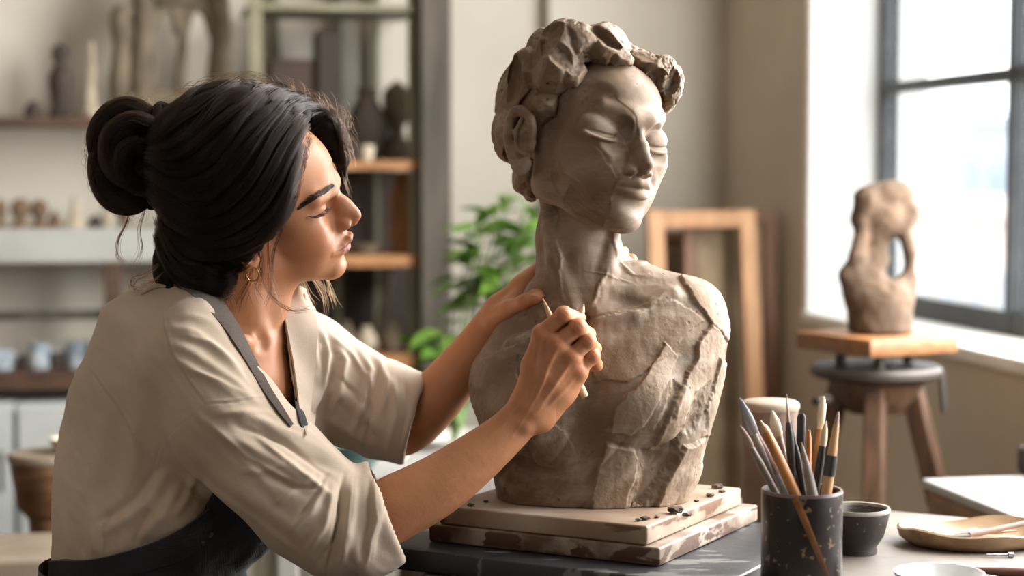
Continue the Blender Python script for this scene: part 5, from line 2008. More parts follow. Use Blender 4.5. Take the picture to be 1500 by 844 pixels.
def limb(F, pts, k_in, k_out, mode='add'):
    """pts: (px, py, dy, radius px)"""
    chain(F, [W3(*p[:3]) for p in pts], [p[3] * S for p in pts], k_in * S, k_out * S, mode)


def smooth_limb(F, pts, k_out, n=6):
    q = spline([np.array(p, float) for p in pts], n)
    limb(F, [tuple(p) for p in q], 4, k_out)


def drop(F, c, r, k, mode='add', rot=None):
    F.op(ellipsoid(W3(*c), np.array(r, float) * S, rot), k * S, mode)


PERSON = thing('person', 'woman with dark hair in a bun, beige linen shirt and charcoal apron, sculpting the bust', 'person', (at(250, 830, 2.25).x, 2.25, 0.5))
WF = Frame(0.4, 1.8, 20.4, 1.076, (-0.3118, 2.25, 1.1869))


def build_head_field():
    lo = W3(200, 700, -215)
    hi = W3(545, 100, 190)
    F = Field((lo[0], 2.075, W3(300, 690)[2]), (hi[0], 2.41, W3(300, 105)[2]), 0.0012)
    build_head(F, WF)
    build_ear(F, WF, 1, 0.95, 2, 0)
    k = WF.k
    # softer, fuller face
    for s in (-1, 1):
        F.add(WF.ell((62, s * 30, -24), (22, 18, 18)), 14 * k)
    # neck and throat
    limb(F, [(352, 330, 10, 66), (345, 400, 6, 64), (335, 450, 2, 68), (325, 500, 0, 84)], 30, 30)
    limb(F, [(400, 395, 4, 34), (385, 440, 0, 34), (372, 490, -6, 30)], 20, 24)
    # neck cord on the near side, collar bones, notch
    limb(F, [(352, 396, -56, 10), (366, 445, -50, 10), (380, 494, -48, 8)], 8, 22)
    limb(F, [(384, 503, -52, 8), (355, 500, -92, 9), (318, 500, -120, 9)], 10, 14)
    limb(F, [(392, 500, -30, 8), (425, 490, 30, 9), (450, 480, 80, 9)], 10, 14)
    # chest
    drop(F, (338, 570, 2), (92, 112, 96), 30)
    drop(F, (352, 640, -34), (74, 62, 60), 20)
    drop(F, (392, 640, 52), (66, 62, 60), 20)
    drop(F, (386, 500, -66), (9, 13, 10), 16, 'sub')
    return F


def arm_fields():
    # ------------------------------------------------ near forearm and hand (right hand)
    F = Field(W3(505, 800, -205), W3(890, 425, -55), 0.0011)
    a = W3(500, 830, 0); b = W3(890, 425, 0)
    F = Field((a[0], 2.085, a[2]), (b[0], 2.205, b[2]), 0.0011)
    smooth_limb(F, [(525, 772, -138, 46), (580, 744, -136, 45.5), (640, 712, -132, 42), (696, 672, -127, 35.5), (742, 634, -122, 29), (776, 600, -120, 26.5)], 0)
    # wrist bone
    drop(F, (770, 622, -138), (11, 11, 10), 12)
    # back of the hand: four metacarpals
    mcp = [(794, 489, -136), (817, 504, -144), (838, 523, -142), (847, 544, -132)]
    base = [(773, 585, -122), (778, 592, -126), (784, 600, -126), (790, 608, -120)]
    for m_, b_ in zip(mcp, base):
        limb(F, [(*b_, 21), ((m_[0] + b_[0]) / 2, (m_[1] + b_[1]) / 2, (m_[2] + b_[2]) / 2 + 2, 18), (*m_, 13)], 10, 14)
    limb(F, [(790, 590, -108, 20), (818, 545, -112, 20)], 10, 14)
    # heel of the hand on the little-finger side
    limb(F, [(792, 612, -114, 19), (826, 572, -112, 17), (845, 550, -120, 13)], 10, 14)
    for m_, r in zip(mcp, (12.6, 13, 12.4, 11.4)):
        drop(F, (m_[0], m_[1], m_[2] - 2), (r, r, r), 8)
    # tendons
    for m_, b_ in zip(mcp[:3], base[:3]):
        limb(F, [(b_[0] + 3, b_[1] - 8, b_[2] - 19, 2.5), ((m_[0] + b_[0]) / 2, (m_[1] + b_[1]) / 2, (m_[2] + b_[2]) / 2 - 15.5, 2.8), (m_[0] - 3, m_[1] + 4, m_[2] - 9, 3)], 3, 7)
    fingers = [
        [(794, 489, -136, 12.3), (826, 461, -146, 11.0), (847, 466, -122, 9.6), (840, 480, -100, 8.2)],
        [(817, 504, -144, 12.3), (847, 479, -150, 11.2), (862, 490, -122, 9.8), (846, 500, -100, 8.4)],
        [(838, 523, -142, 11.8), (861, 499, -144, 10.7), (871, 511, -118, 9.4), (853, 517, -100, 8.0)],
        [(847, 544, -132, 10.8), (868, 521, -132, 9.8), (874, 535, -110, 8.6), (858, 537, -96, 7.4)],
    ]
    for fg in fingers:
        G = Field((F.lo[0], F.lo[1], F.lo[2]), tuple(F.lo + (F.n - 1) * F.h), F.h / RES)
        P = [W3(*p[:3]) for p in fg]
        chain(G, P, [p[3] * S for p in fg], 4 * S, 0)
        # knuckle swelling
        G.add(ellipsoid(P[1] - np.array((0, .0012, 0)), np.full(3, (fg[1][3] + .5) * S)), 4 * S)
        n = tuple(slice(0, min(a_, b_)) for a_, b_ in zip(F.n, G.n))
        F.F[n] = smin(F.F[n], G.F[n], 2.2 * S)
    for fl in ([(806, 496, -128, 9), (826, 480, -134, 8.5)], [(828, 513, -130, 9), (850, 494, -132, 8)], [(843, 531, -124, 9), (862, 514, -124, 7.5)]):
        limb(F, fl, 3, 3)
    # pads of the palm behind the curled fingers
    limb(F, [(806, 500, -116, 13), (832, 512, -116, 13), (846, 532, -108, 11)], 6, 6)
    # thumb under the fingers
    limb(F, [(786, 575, -104, 18), (802, 532, -96, 13.5), (818, 502, -92, 11), (834, 478, -94, 8.5)], 6, 8)
    near = F
    # ------------------------------------------------ far forearm and hand (left hand)
    a = W3(550, 705, 0); b = W3(950, 345, 0)
    F = Field((a[0], 2.195, a[2]), (b[0], 2.40, b[2]), 0.0011)
    smooth_limb(F, [(588, 628, 112, 42), (606, 613, 110, 44), (640, 581, 106, 41), (680, 533, 98, 35), (713, 488, 86, 29), (732, 460, 76, 26.5)], 0)
    mcp = [(797, 390, 92), (803, 405, 104), (803, 421, 108), (797, 437, 106)]
    base = [(735, 448, 70), (738, 455, 80), (740, 463, 86), (738, 470, 86)]
    for m_, b_ in zip(mcp, base):
        limb(F, [(*b_, 19), ((m_[0] + b_[0]) / 2, (m_[1] + b_[1]) / 2, (m_[2] + b_[2]) / 2, 16), (*m_, 13)], 10, 14)
    for i, fg in enumerate([
        [(797, 390, 92, 12.2), (838, 377, 116, 10.6), (880, 370, 112, 9.6), (913, 369, 84, 8.4)],
        [(803, 405, 104, 12.4), (846, 391, 122, 10.8), (892, 382, 112, 9.8), (925, 380, 82, 8.6)],
        [(803, 421, 108, 12.0), (848, 408, 124, 10.5), (896, 396, 112, 9.4), (929, 391, 84, 8.2)],
        [(797, 437, 106, 11.0), (838, 428, 124, 9.6), (872, 420, 118, 8.6), (900, 413, 100, 7.4)],
    ]):
        G = Field(tuple(F.lo), tuple(F.lo + (F.n - 1) * F.h), F.h / RES)
        chain(G, [W3(*p[:3]) for p in fg], [p[3] * S for p in fg], 4 * S, 0)
        n = tuple(slice(0, min(a_, b_)) for a_, b_ in zip(F.n, G.n))
        F.F[n] = smin(F.F[n], G.F[n], 2.2 * S)
    # thumb laid along the side of the neck
    limb(F, [(727, 466, 56, 20), (747, 453, 24, 13.5), (768, 442, -6, 10.6), (784, 434.5, -22, 9.8), (789, 433, -26, 9.0)], 6, 12)
    drop(F, (783, 432.5, -32), (6.5, 5, 2.2), 1)
    limb(F, [(752, 442, 46, 12), (780, 410, 84, 12)], 6, 14)
    far = F
    return near, far


def build_body():
    FH = build_head_field()
    vh, fh = FH.mesh(2)
    near, far = arm_fields()
    vn, fn = near.mesh(2)
    vf, ff = far.mesh(2)
    # hidden trunk and upper arms
    a = W3(40, 1160, -260); b = W3(620, 440, 260)
    T = Field((a[0], 1.98, a[2]), (b[0], 2.50, b[2]), 0.005)
    limb(T, [(318, 520, 0, 78), (275, 620, 0, 98), (230, 740, 0, 100), (215, 880, 0, 112), (230, 1000, 0, 118)], 40, 0)
    limb(T, [(318, 524, -10, 36), (294, 560, -112, 34), (400, 684, -146, 38), (505, 778, -140, 42), (560, 750, -137, 38)], 20, 30)
    limb(T, [(330, 515, 10, 40), (440, 536, 104, 38), (512, 584, 117, 36), (556, 606, 115, 35), (592, 622, 111, 34)], 20, 30)
    limb(T, [(230, 1000, -70, 90), (400, 985, -110, 78), (560, 975, -120, 62)], 20, 30)
    limb(T, [(230, 1000, 70, 90), (400, 985, 110, 78), (560, 975, 120, 62)], 20, 30)
    vt, ft = T.mesh(1)
    # creases over the knuckles, tendons and veins of the near hand
    nn = vnormals(vn, fn)
    px, py = project(vn)
    fr = sstep(-nn[:, 1], -0.1, 0.4)
    dd = np.zeros(len(vn))
    for cx, cy, ax in [(826, 461, -.75), (847, 479, -.75), (861, 499, -.8), (868, 521, -.85)]:
        for o_ in (-4.5, -2.0, 0.6, 3.2):
            ca, sa = math.cos(ax), math.sin(ax)
            x0, y0 = cx + ca * o_, cy + sa * o_
            dd -= 0.00042 * fold(px, py, [(x0 + sa * 7, y0 - ca * 7), (x0 - sa * 7, y0 + ca * 7)], 0.9) * fr
    for line, hh, wd in [([(776, 586), (786, 540), (793, 494)], .9, 3), ([(784, 588), (800, 545), (815, 512)], 1.0, 3), ([(792, 594), (816, 560), (836, 530)], .9, 3), ([(800, 598), (826, 572), (845, 550)], .7, 3),
                         ([(750, 640), (775, 600), (796, 560), (806, 530)], .7, 2.2), ([(700, 655), (735, 625), (765, 590), (780, 560)], .6, 2.4), ([(776, 612), (800, 590)], .4, 3)]:
        dd += hh * 1e-3 * fold(px, py, line, wd) * fr
    dd += noise3(vn, 95, 5, 2) * 0.00022
    vn = vn + nn * dd[:, None]
    v, f = merge([(vh, fh), (vn, fn), (vf, ff), (vt, ft)])
    me = np_mesh('body', v, f)
    lc = WF.local(v)
    A, Bq, C = lc[:, 0], lc[:, 1], lc[:, 2]
    hd = np.zeros(len(v)); hd[:len(vh)] = 1
    # lips: between the borders, in front
    upper = -31.0 - 0.0135 * Bq ** 2 + 1.4 * np.exp(-(np.abs(Bq) - 6) ** 2 / 12) - 1.2 * np.exp(-Bq ** 2 / 8)
    lower = -47.5 + 0.016 * Bq ** 2
    lips = sstep(upper - C, -0.6, 1.4) * sstep(C - lower, -0.6, 1.6) * sstep(28 - np.abs(Bq), 0, 3) * sstep(A, 82, 88) * hd
    blush = (0.5 * np.exp(-((A - 66) ** 2 / 420 + (np.abs(Bq) - 44) ** 2 / 260 + (C + 14) ** 2 / 330)) + 0.45 * np.exp(-((A - 113) ** 2 / 120 + Bq ** 2 / 130 + (C + 6) ** 2 / 90))) * hd
    kn = np.zeros(len(v))
    for p in [(794, 489, -146), (817, 504, -154), (838, 523, -152), (847, 544, -142), (826, 461, -154), (847, 479, -158), (861, 499, -152), (868, 521, -140)]:
        kn = np.maximum(kn, 0.55 * np.exp(-((v - W3(*p)) ** 2).sum(1) / (0.0085 ** 2)))
    set_attr(me, 'lips', lips)
    set_attr(me, 'blush', np.clip(blush + kn, 0, 1))
    nail = 0.9 * np.exp(-((v - W3(783, 432.5, -34)) ** 2 / np.array((0.0062, 0.004, 0.005)) ** 2).sum(1))
    set_attr(me, 'nail', nail)
    link('body', me, M['skin'], PERSON)
    return FH


# ------------------------------------------------------------------ shirt
NEAR_LAPEL = [(286, 424), (314, 455), (340, 496), (360, 532), (382, 572), (400, 602), (428, 626)]
FAR_LAPEL = [(420, 412), (410, 445), (416, 485), (424, 530), (430, 575), (433, 600), (432, 622)]


def build_shirt():
    a = W3(30, 900, -275); b = W3(645, 395, 230)
    F = Field((a[0], 1.995, a[2]), (b[0], 2.46, b[2]), 0.0021)
    # trunk
    limb(F, [(308, 512, 4, 92), (278, 570, -4, 122), (248, 640, -6, 136), (218, 720, -4, 144), (196, 800, 0, 142), (200, 880, 0, 140)], 30, 0)
    drop(F, (345, 590, 6), (112, 108, 118), 40)
    drop(F, (398, 640, 40), (70, 80, 76), 30)
    drop(F, (330, 700, 10), (110, 110, 120), 40)
    # back yoke up to the collar
    limb(F, [(262, 446, 10, 46), (228, 500, 0, 84), (206, 580, 0, 96)], 20, 40)
    limb(F, [(300, 470, -30, 52), (290, 500, -90, 62)], 20, 36)
    TRUNK = F.F.copy()
    # near sleeve
    limb(F, [(286, 538, -104, 78), (332, 610, -138, 80), (396, 682, -150, 77), (452, 736, -150, 76), (500, 768, -144, 74), (535, 770, -138, 70)], 26, 30)
    # far sleeve
    limb(F, [(402, 508, 60, 80), (446, 534, 104, 76), (510, 580, 118, 73), (552, 602, 116, 67), (584, 612, 112, 62)], 22, 30)
    # bulge of cloth above the waistband
    limb(F, [(120, 778, -60, 46), (180, 778, -112, 46), (250, 748, -130, 44)], 20, 30)
    limb(F, [(94, 778, 10, 40), (120, 778, -60, 46)], 20, 30)
    # cuffs: turned-up rolls, open towards the forearm
    def cuff(c0, c1, r0, r1, hole, k):
        p0, p1 = W3(*c0), W3(*c1)
        ax = (p1 - p0) / np.linalg.norm(p1 - p0)
        L_ = np.linalg.norm(p1 - p0)
        def fn(X, Y, Z):
            t = (X - p0[0]) * ax[0] + (Y - p0[1]) * ax[1] + (Z - p0[2]) * ax[2]
            rr = np.sqrt(np.maximum((X - p0[0]) ** 2 + (Y - p0[1]) ** 2 + (Z - p0[2]) ** 2 - t * t, 0))
            f_ = np.clip(t / L_, 0, 1)
            R_ = (r0 + (r1 - r0) * f_) * S
            return smax(rr - R_, np.abs(t - L_ / 2) - L_ / 2, 10 * S)
        rm = max(r0, r1) * S
        F.op((fn, np.minimum(p0, p1) - rm, np.maximum(p0, p1) + rm), k * S, 'add')
        q0, q1 = p0 + ax * L_ * hole, p1 + ax * 0.05
        F.op(capsule(q0, q1, (r0 - 12) * S, (r1 - 9) * S), 4 * S, 'sub')
    cuff((504, 774, -143), (570, 748, -136), 84, 77, 0.66, 5)
    cuff((548, 598, 117), (612, 616, 111), 78, 71, 0.66, 4)
    UNCUT = F.F.copy()
    # open neck
    V = NEAR_LAPEL + FAR_LAPEL[::-1][1:]
    y0, y1 = D0 - 150 * S, D0 + 95 * S

    def vcut(X, Y, Z):
        qx = np.broadcast_to(X, np.broadcast_shapes(X.shape, Y.shape, Z.shape)).ravel()
        qy = np.broadcast_to(Y, np.broadcast_shapes(X.shape, Y.shape, Z.shape)).ravel()
        qz = np.broadcast_to(Z, np.broadcast_shapes(X.shape, Y.shape, Z.shape)).ravel()
        px, py = project(np.stack([qx, qy, qz], 1))
        d = poly_sd(px, py, V) * S
        d = np.maximum(d, np.maximum(y0 - qy, qy - y1))
        return d.reshape(np.broadcast_shapes(X.shape, Y.shape, Z.shape))
    lo = np.minimum(W3(290, 632), W3(290, 632)); hi = W3(440, 400)
    F.op((vcut, (lo[0], y0, lo[2]), (hi[0], y1, hi[2])), 0.004, 'sub')
    # the neck passes through the collar
    limb(F, [(352, 330, 10, 72), (340, 420, 4, 70), (336, 450, 2, 66), (345, 500, 0, 66)], 20, 6, 'sub')
    return F, TRUNK, UNCUT


def build_person():
    FH = build_body()
    F, TRUNK, UNCUT = build_shirt()
    waist = lambda X, Y, Z: (W3(0, 838)[2] - Z) + 0 * X + 0 * Y
    F.cut(waist, 0.006)
    v, f = F.mesh(2)
    n = vnormals(v, f)
    px, py = project(v)
    near = sstep(-n[:, 1], -0.25, 0.2)
    folds = [  # polyline, width px, height mm
        # shoulder, gathered towards the strap
        ([(246, 478), (290, 492), (340, 530), (378, 574)], 7, 3.2), ([(244, 500), (290, 522), (345, 562), (392, 600)], 7, 2.6), ([(250, 522), (300, 552), (360, 590)], 6, 2.2), ([(262, 462), (310, 470), (350, 508)], 6, 2.4),
        # near sleeve, long drags from shoulder to elbow
        ([(312, 600), (370, 612), (440, 640), (520, 690)], 9, 4.0), ([(300, 622), (360, 652), (430, 690), (492, 730)], 10, 3.2), ([(262, 640), (320, 700), (390, 750), (450, 790)], 12, 3.4), ([(334, 640), (400, 700), (452, 726)], 7, -2.4),
        ([(372, 622), (430, 660), (500, 692)], 6, -2.2), ([(240, 672), (300, 730), (360, 772)], 8, -2.2), ([(420, 780), (452, 752), (478, 700)], 7, 2.8), ([(446, 812), (474, 770), (490, 705)], 6, 3.4), ([(462, 830), (490, 786), (502, 720)], 5, -3.0),
        ([(396, 744), (430, 722), (462, 690)], 6, 2.0), ([(350, 690), (396, 690), (440, 672)], 6, 1.8),
        # cuff of the near sleeve
        ([(520, 702), (516, 760), (500, 830)], 5, 2.6), ([(540, 696), (540, 760), (526, 835)], 5, -1.8), ([(552, 700), (556, 750), (544, 820)], 5, 2.2), ([(505, 706), (500, 770), (488, 826)], 4, -3.0),
        # far sleeve
        ([(458, 470), (480, 505), (470, 560), (452, 610)], 6, 4.5), ([(492, 500), (506, 530), (494, 580), (470, 620)], 6, 4.0), ([(526, 512), (542, 545), (534, 590), (510, 640)], 6, 4.2), ([(475, 490), (492, 520), (482, 575)], 6, -3.0), ([(470, 560), (520, 590), (556, 630)], 8, 3.0), ([(470, 610), (510, 630), (552, 660)], 7, 3.2), ([(490, 585), (530, 620), (560, 650)], 5, -2.4),
        ([(548, 520), (566, 560), (556, 610)], 6, 3.2), ([(574, 552), (580, 610), (566, 664)], 5, 2.4), ([(592, 560), (596, 610), (584, 660)], 4, -1.8),
        ([(503, 694), (494, 764), (478, 840)], 3.2, -4.5), ([(536, 552), (542, 610), (530, 668)], 3.2, -3.5),
        ([(318, 606), (392, 604), (452, 636), (500, 672)], 4.5, 2.6), ([(340, 622), (420, 650), (486, 700)], 4, -2.6), ([(296, 610), (362, 668), (440, 716)], 4.5, 2.4), ([(376, 640), (440, 690), (486, 726)], 4, 2.4),
        ([(250, 660), (318, 720), (380, 764), (440, 812)], 5, 2.4), ([(400, 700), (436, 716), (476, 714)], 3.5, -2.2), ([(430, 770), (458, 730), (484, 690)], 3.5, -2.6), ([(514, 700), (508, 770), (494, 836)], 3.5, 2.2), ([(546, 696), (550, 760), (536, 826)], 3.2, 2.2),
        ([(262, 492), (310, 506), (352, 540)], 4, 2.0), ([(268, 540), (320, 560), (378, 590)], 4, 1.8), ([(478, 484), (516, 520), (544, 566)], 4, 2.4), ([(486, 548), (520, 576), (540, 600)], 4, -2.2),
        # back and waist
        ([(150, 520), (160, 600), (140, 690), (110, 770)], 16, 3.0), ([(200, 600), (196, 680), (160, 760)], 13, 2.6), ([(246, 690), (214, 740), (150, 788)], 9, 4.2), ([(262, 708), (240, 756), (196, 796)], 8, 3.6), ([(232, 684), (196, 730), (140, 768)], 6, -3.0),
        ([(84, 720), (94, 770), (110, 816)], 8, 2.0), ([(134, 740), (136, 786), (140, 822)], 7, 2.0), ([(190, 740), (180, 786), (172, 820)], 7, 2.0), ([(104, 752), (114, 790), (124, 820)], 5, -2.0), ([(160, 752), (156, 790), (154, 820)], 5, -2.0),
        ([(220, 740), (204, 780), (194, 808)], 5, -2.0), ([(290, 690), (276, 724), (250, 762)], 7, 2.6),
        # front by the far lapel
        ([(452, 470), (462, 540), (456, 620)], 6, 2.6), ([(440, 500), (446, 560), (444, 620)], 5, -2.0),
    ]
    d = np.zeros(len(v))
    wob = 3.0 * noise3(v, 28, 77, 2)
    for line, wd, hh in folds:
        d += 1.35 * hh * 1e-3 * fold(px + wob, py + wob, line, wd) * near
    d *= 1 - 0.97 * np.minimum(1, 1.6 * fold(px, py, [(230, 404), (250, 409), (285, 424), (312, 446), (338, 480), (362, 525), (388, 572), (418, 612), (440, 636)], 20)) * near
    # seams
    for line in [[(233, 438), (238, 476), (252, 520), (276, 560), (300, 592)], [(300, 592), (340, 590), (392, 582)], [(300, 592), (262, 624), (236, 654), (224, 690)], [(132, 540), (168, 590), (224, 688)]]:
        e = fold(px, py, line, 1.5)
        d -= 0.0013 * e * near
        d += 0.0010 * fold(px - 2.5, py + 2.5, line, 2.0) * near
    # small rumples
    t_ = np.stack([v[:, 0] * 30 + v[:, 2] * 26, v[:, 1] * 16, (v[:, 0] * 0.7 - v[:, 2]) * 9], 1)
    d += noise3(t_, 0.9, 91, 3) * 0.0030
    d += noise3(v, 16, 93, 2) * 0.003
    v = v + n * d[:, None]
    me = np_mesh('shirt', v, f)
    SHIRT = link('shirt', me, M['linen'], PERSON)
    F.F = UNCUT

    # ---- lapels and collar
    def ribbon(name, left, right, off, m, parent, thick=0.0022, field=F, y0=1.99, y1=2.42, nu=40, nv=8, wave=0.0, curl=0.0):
        l, r = spline(left, 10), spline(right, 10)
        l = np.stack([np.interp(np.linspace(0, 1, nu), np.linspace(0, 1, len(l)), l[:, i]) for i in (0, 1)], 1)
        r = np.stack([np.interp(np.linspace(0, 1, nu), np.linspace(0, 1, len(r)), r[:, i]) for i in (0, 1)], 1)
        tt = np.linspace(0, 1, nv)
        g = (l[:, None] * (1 - tt[None, :, None]) + r[:, None] * tt[None, :, None]).reshape(-1, 2)
        p, ok = drape(field, g, y0, y1, off)
        p = p.reshape(nu, nv, 3)
        # fill gaps, then smooth the depth along the strip
        yv = p[:, :, 1].copy()
        for j in range(nv):
            c = yv[:, j]
            good = ~np.isnan(c)
            yv[:, j] = np.interp(np.arange(nu), np.arange(nu)[good], c[good]) if good.any() else np.nan
        for i in range(nu):
            c = yv[i]
            good = ~np.isnan(c)
            yv[i] = np.interp(np.arange(nv), np.arange(nv)[good], c[good])
        for _ in range(6):
            yv[1:-1] = (yv[:-2] + 2 * yv[1:-1] + yv[2:]) / 4
            yv[:, 1:-1] = (yv[:, :-2] + 2 * yv[:, 1:-1] + yv[:, 2:]) / 4
        if wave:
            yv += wave * np.sin(np.linspace(0, 9, nu))[:, None] * tt[None, :]
        if curl:
            yv -= curl * (tt[None, :] ** 2)
        u_, v_ = (g[:, 0] - 750) / FOC, (422 - g[:, 1]) / FOC
        dd = np.stack([u_, _ct + v_ * _st, v_ * _ct - _st], 1)
        dd /= dd[:, 1:2]
        P = (CAM + dd * yv.reshape(-1, 1)).reshape(nu, nv, 3)
        bm = B()
        V_ = [[bm.verts.new(P[i, j]) for j in range(nv)] for i in range(nu)]
        for i in range(nu - 1):
            for j in range(nv - 1):
                bm.faces.new((V_[i][j], V_[i][j + 1], V_[i + 1][j + 1], V_[i + 1][j]))
        bmesh.ops.recalc_face_normals(bm, faces=bm.faces[:])
        bmesh.ops.solidify(bm, geom=bm.faces[:], thickness=thick)
        return from_bm(name, bm, m, parent, True, 60)
    ribbon('lapel', [(424, 410), (414, 445), (420, 485), (428, 530), (434, 575), (438, 612)], [(446, 424), (462, 468), (462, 520), (456, 570), (452, 610), (449, 640)], 0.004, M['linen'], SHIRT, curl=0.006)
    ribbon('lapel', [(446, 430), (452, 462), (450, 510), (446, 560), (443, 600), (441, 630)], [(462, 452), (474, 490), (474, 530), (468, 580), (462, 615), (456, 645)], 0.003, M['linen'], SHIRT)
    ribbon('collar', [(206, 430), (226, 420), (250, 418)], [(214, 408), (232, 400), (256, 402)], 0.006, M['linen'], SHIRT, y1=2.36, nu=16)
    # ---- apron: neck strap, bib, skirt
    APR = None
    G = Field(tuple(F.lo), tuple(F.lo + (F.n - 1) * F.h), F.h / RES)
    G.F = TRUNK[:G.n[0], :G.n[1], :G.n[2]] - 0.008
    hips = [(205, 860, 0, 142), (225, 940, 0, 150)]
    # the apron wraps the trunk below its slanting upper edge
    edge = [(-200, 822), (60, 822), (142, 818), (226, 792), (274, 765), (303, 742), (330, 690), (360, 640), (436, 612), (470, 640), (480, 1200), (-200, 1200)]

    gx, gy = np.meshgrid(np.arange(400) * 2.0 - 99, np.arange(300) * 2.0 + 501, indexing='ij')
    TAB = poly_sd(gx.ravel(), gy.ravel(), edge).reshape(400, 300)

    def keep(X, Y, Z):
        sh = np.broadcast_shapes(X.shape, Y.shape, Z.shape)
        q = np.stack([np.broadcast_to(c, sh).ravel() for c in (X, Y, Z)], 1)
        px_, py_ = project(q)
        ix = np.clip(((px_ + 100) / 2).astype(int), 0, 399)
        iy = np.clip(((py_ - 500) / 2).astype(int), 0, 299)
        return (TAB[ix, iy] * S).reshape(sh).astype(np.float32)
    X_, Y_, Z_ = G.grid(tuple(slice(0, n_) for n_ in G.n))
    ii = np.broadcast_to(Z_ < W3(0, 600)[2], tuple(G.n))
    kf = np.full(tuple(G.n), 1.0, np.float32)
    zi = int((Z_ < W3(0, 600)[2]).sum())
    kf[:, :, :zi] = keep(X_, Y_, Z_[:, :, :zi])
    G.F = smax(G.F, kf, 0.003)
    # leave the sleeves free
    def sleeve_free(pts, r):
        chain(G, [W3(*p) for p in pts], [r * S] * len(pts), 20 * S, 4 * S, 'sub')
    sleeve_free([(288, 532, -108), (335, 600, -140), (400, 668, -150), (455, 726, -150), (500, 764, -144), (560, 760, -138)], 86)
    sleeve_free([(446, 534, 104), (510, 580, 118), (552, 602, 116), (604, 614, 111)], 80)
    v, f = G.mesh(2)
    n = vnormals(v, f)
    v = v + n * (noise3(v, 22, 95, 3) * 0.004)[:, None]
    # skirt over the lap, below the picture
    SK = Field((W3(30, 0)[0], 2.0, 0.44), (W3(620, 0)[0], 2.50, W3(0, 826)[2]), 0.005)
    limb(SK, [(205, 800, 0, 146), (212, 900, 0, 150), (225, 1000, 0, 150)], 30, 0)
    limb(SK, [(240, 1000, -80, 100), (400, 985, -112, 88), (550, 975, -122, 76)], 20, 30)
    limb(SK, [(240, 1000, 80, 100), (400, 985, 112, 88), (550, 975, 122, 76)], 20, 30)
    vs, fs = SK.mesh(1)
    v, f = merge([(v, f), (vs, fs)])
    APR = link('apron', np_mesh('apron', v, f), M['apron'], PERSON)
    ribbon('apron_strap', [(236, 412), (272, 424), (300, 448), (330, 482), (359, 526), (386, 572), (409, 604), (426, 625)], [(266, 404), (296, 414), (326, 440), (350, 476), (373, 522), (396, 566), (416, 598), (430, 621)], 0.0095, M['strap'], APR, y1=2.32)
    ribbon('bib_edge', [(431, 585), (435, 606), (441, 628)], [(436, 580), (443, 602), (450, 625)], 0.006, M['apron'], APR)
    ribbon('apron_band', [(72, 822), (142, 818), (226, 794), (276, 768), (305, 745)], [(74, 852), (146, 850), (242, 828), (298, 802), (332, 778)], 0.011, M['apron'], APR, y1=2.3)

    # ---- earring
    bm = B()
    e0 = WF.p(2, 79, -31)
    c = Vector(e0) + Vector((0.001, -0.004, -0.0085))
    add_tube(bm, [c + Vector((0.0075 * math.sin(t), -0.002 * math.cos(t), 0.0085 * math.cos(t))) for t in np.linspace(0.2, 2 * PI - 0.1, 30)], 0.0009, 8)
    from_bm('earring', bm, M['gold'], PERSON)
    build_hair(FH)


# ------------------------------------------------------------------ hair
def resample(p, n):
    p = np.asarray(p, float)
    d = np.concatenate([[0], np.cumsum(np.linalg.norm(np.diff(p, axis=0), axis=1))])
    t = np.linspace(0, d[-1], n)
    return np.stack([np.interp(t, d, p[:, i]) for i in range(p.shape[1])], 1)


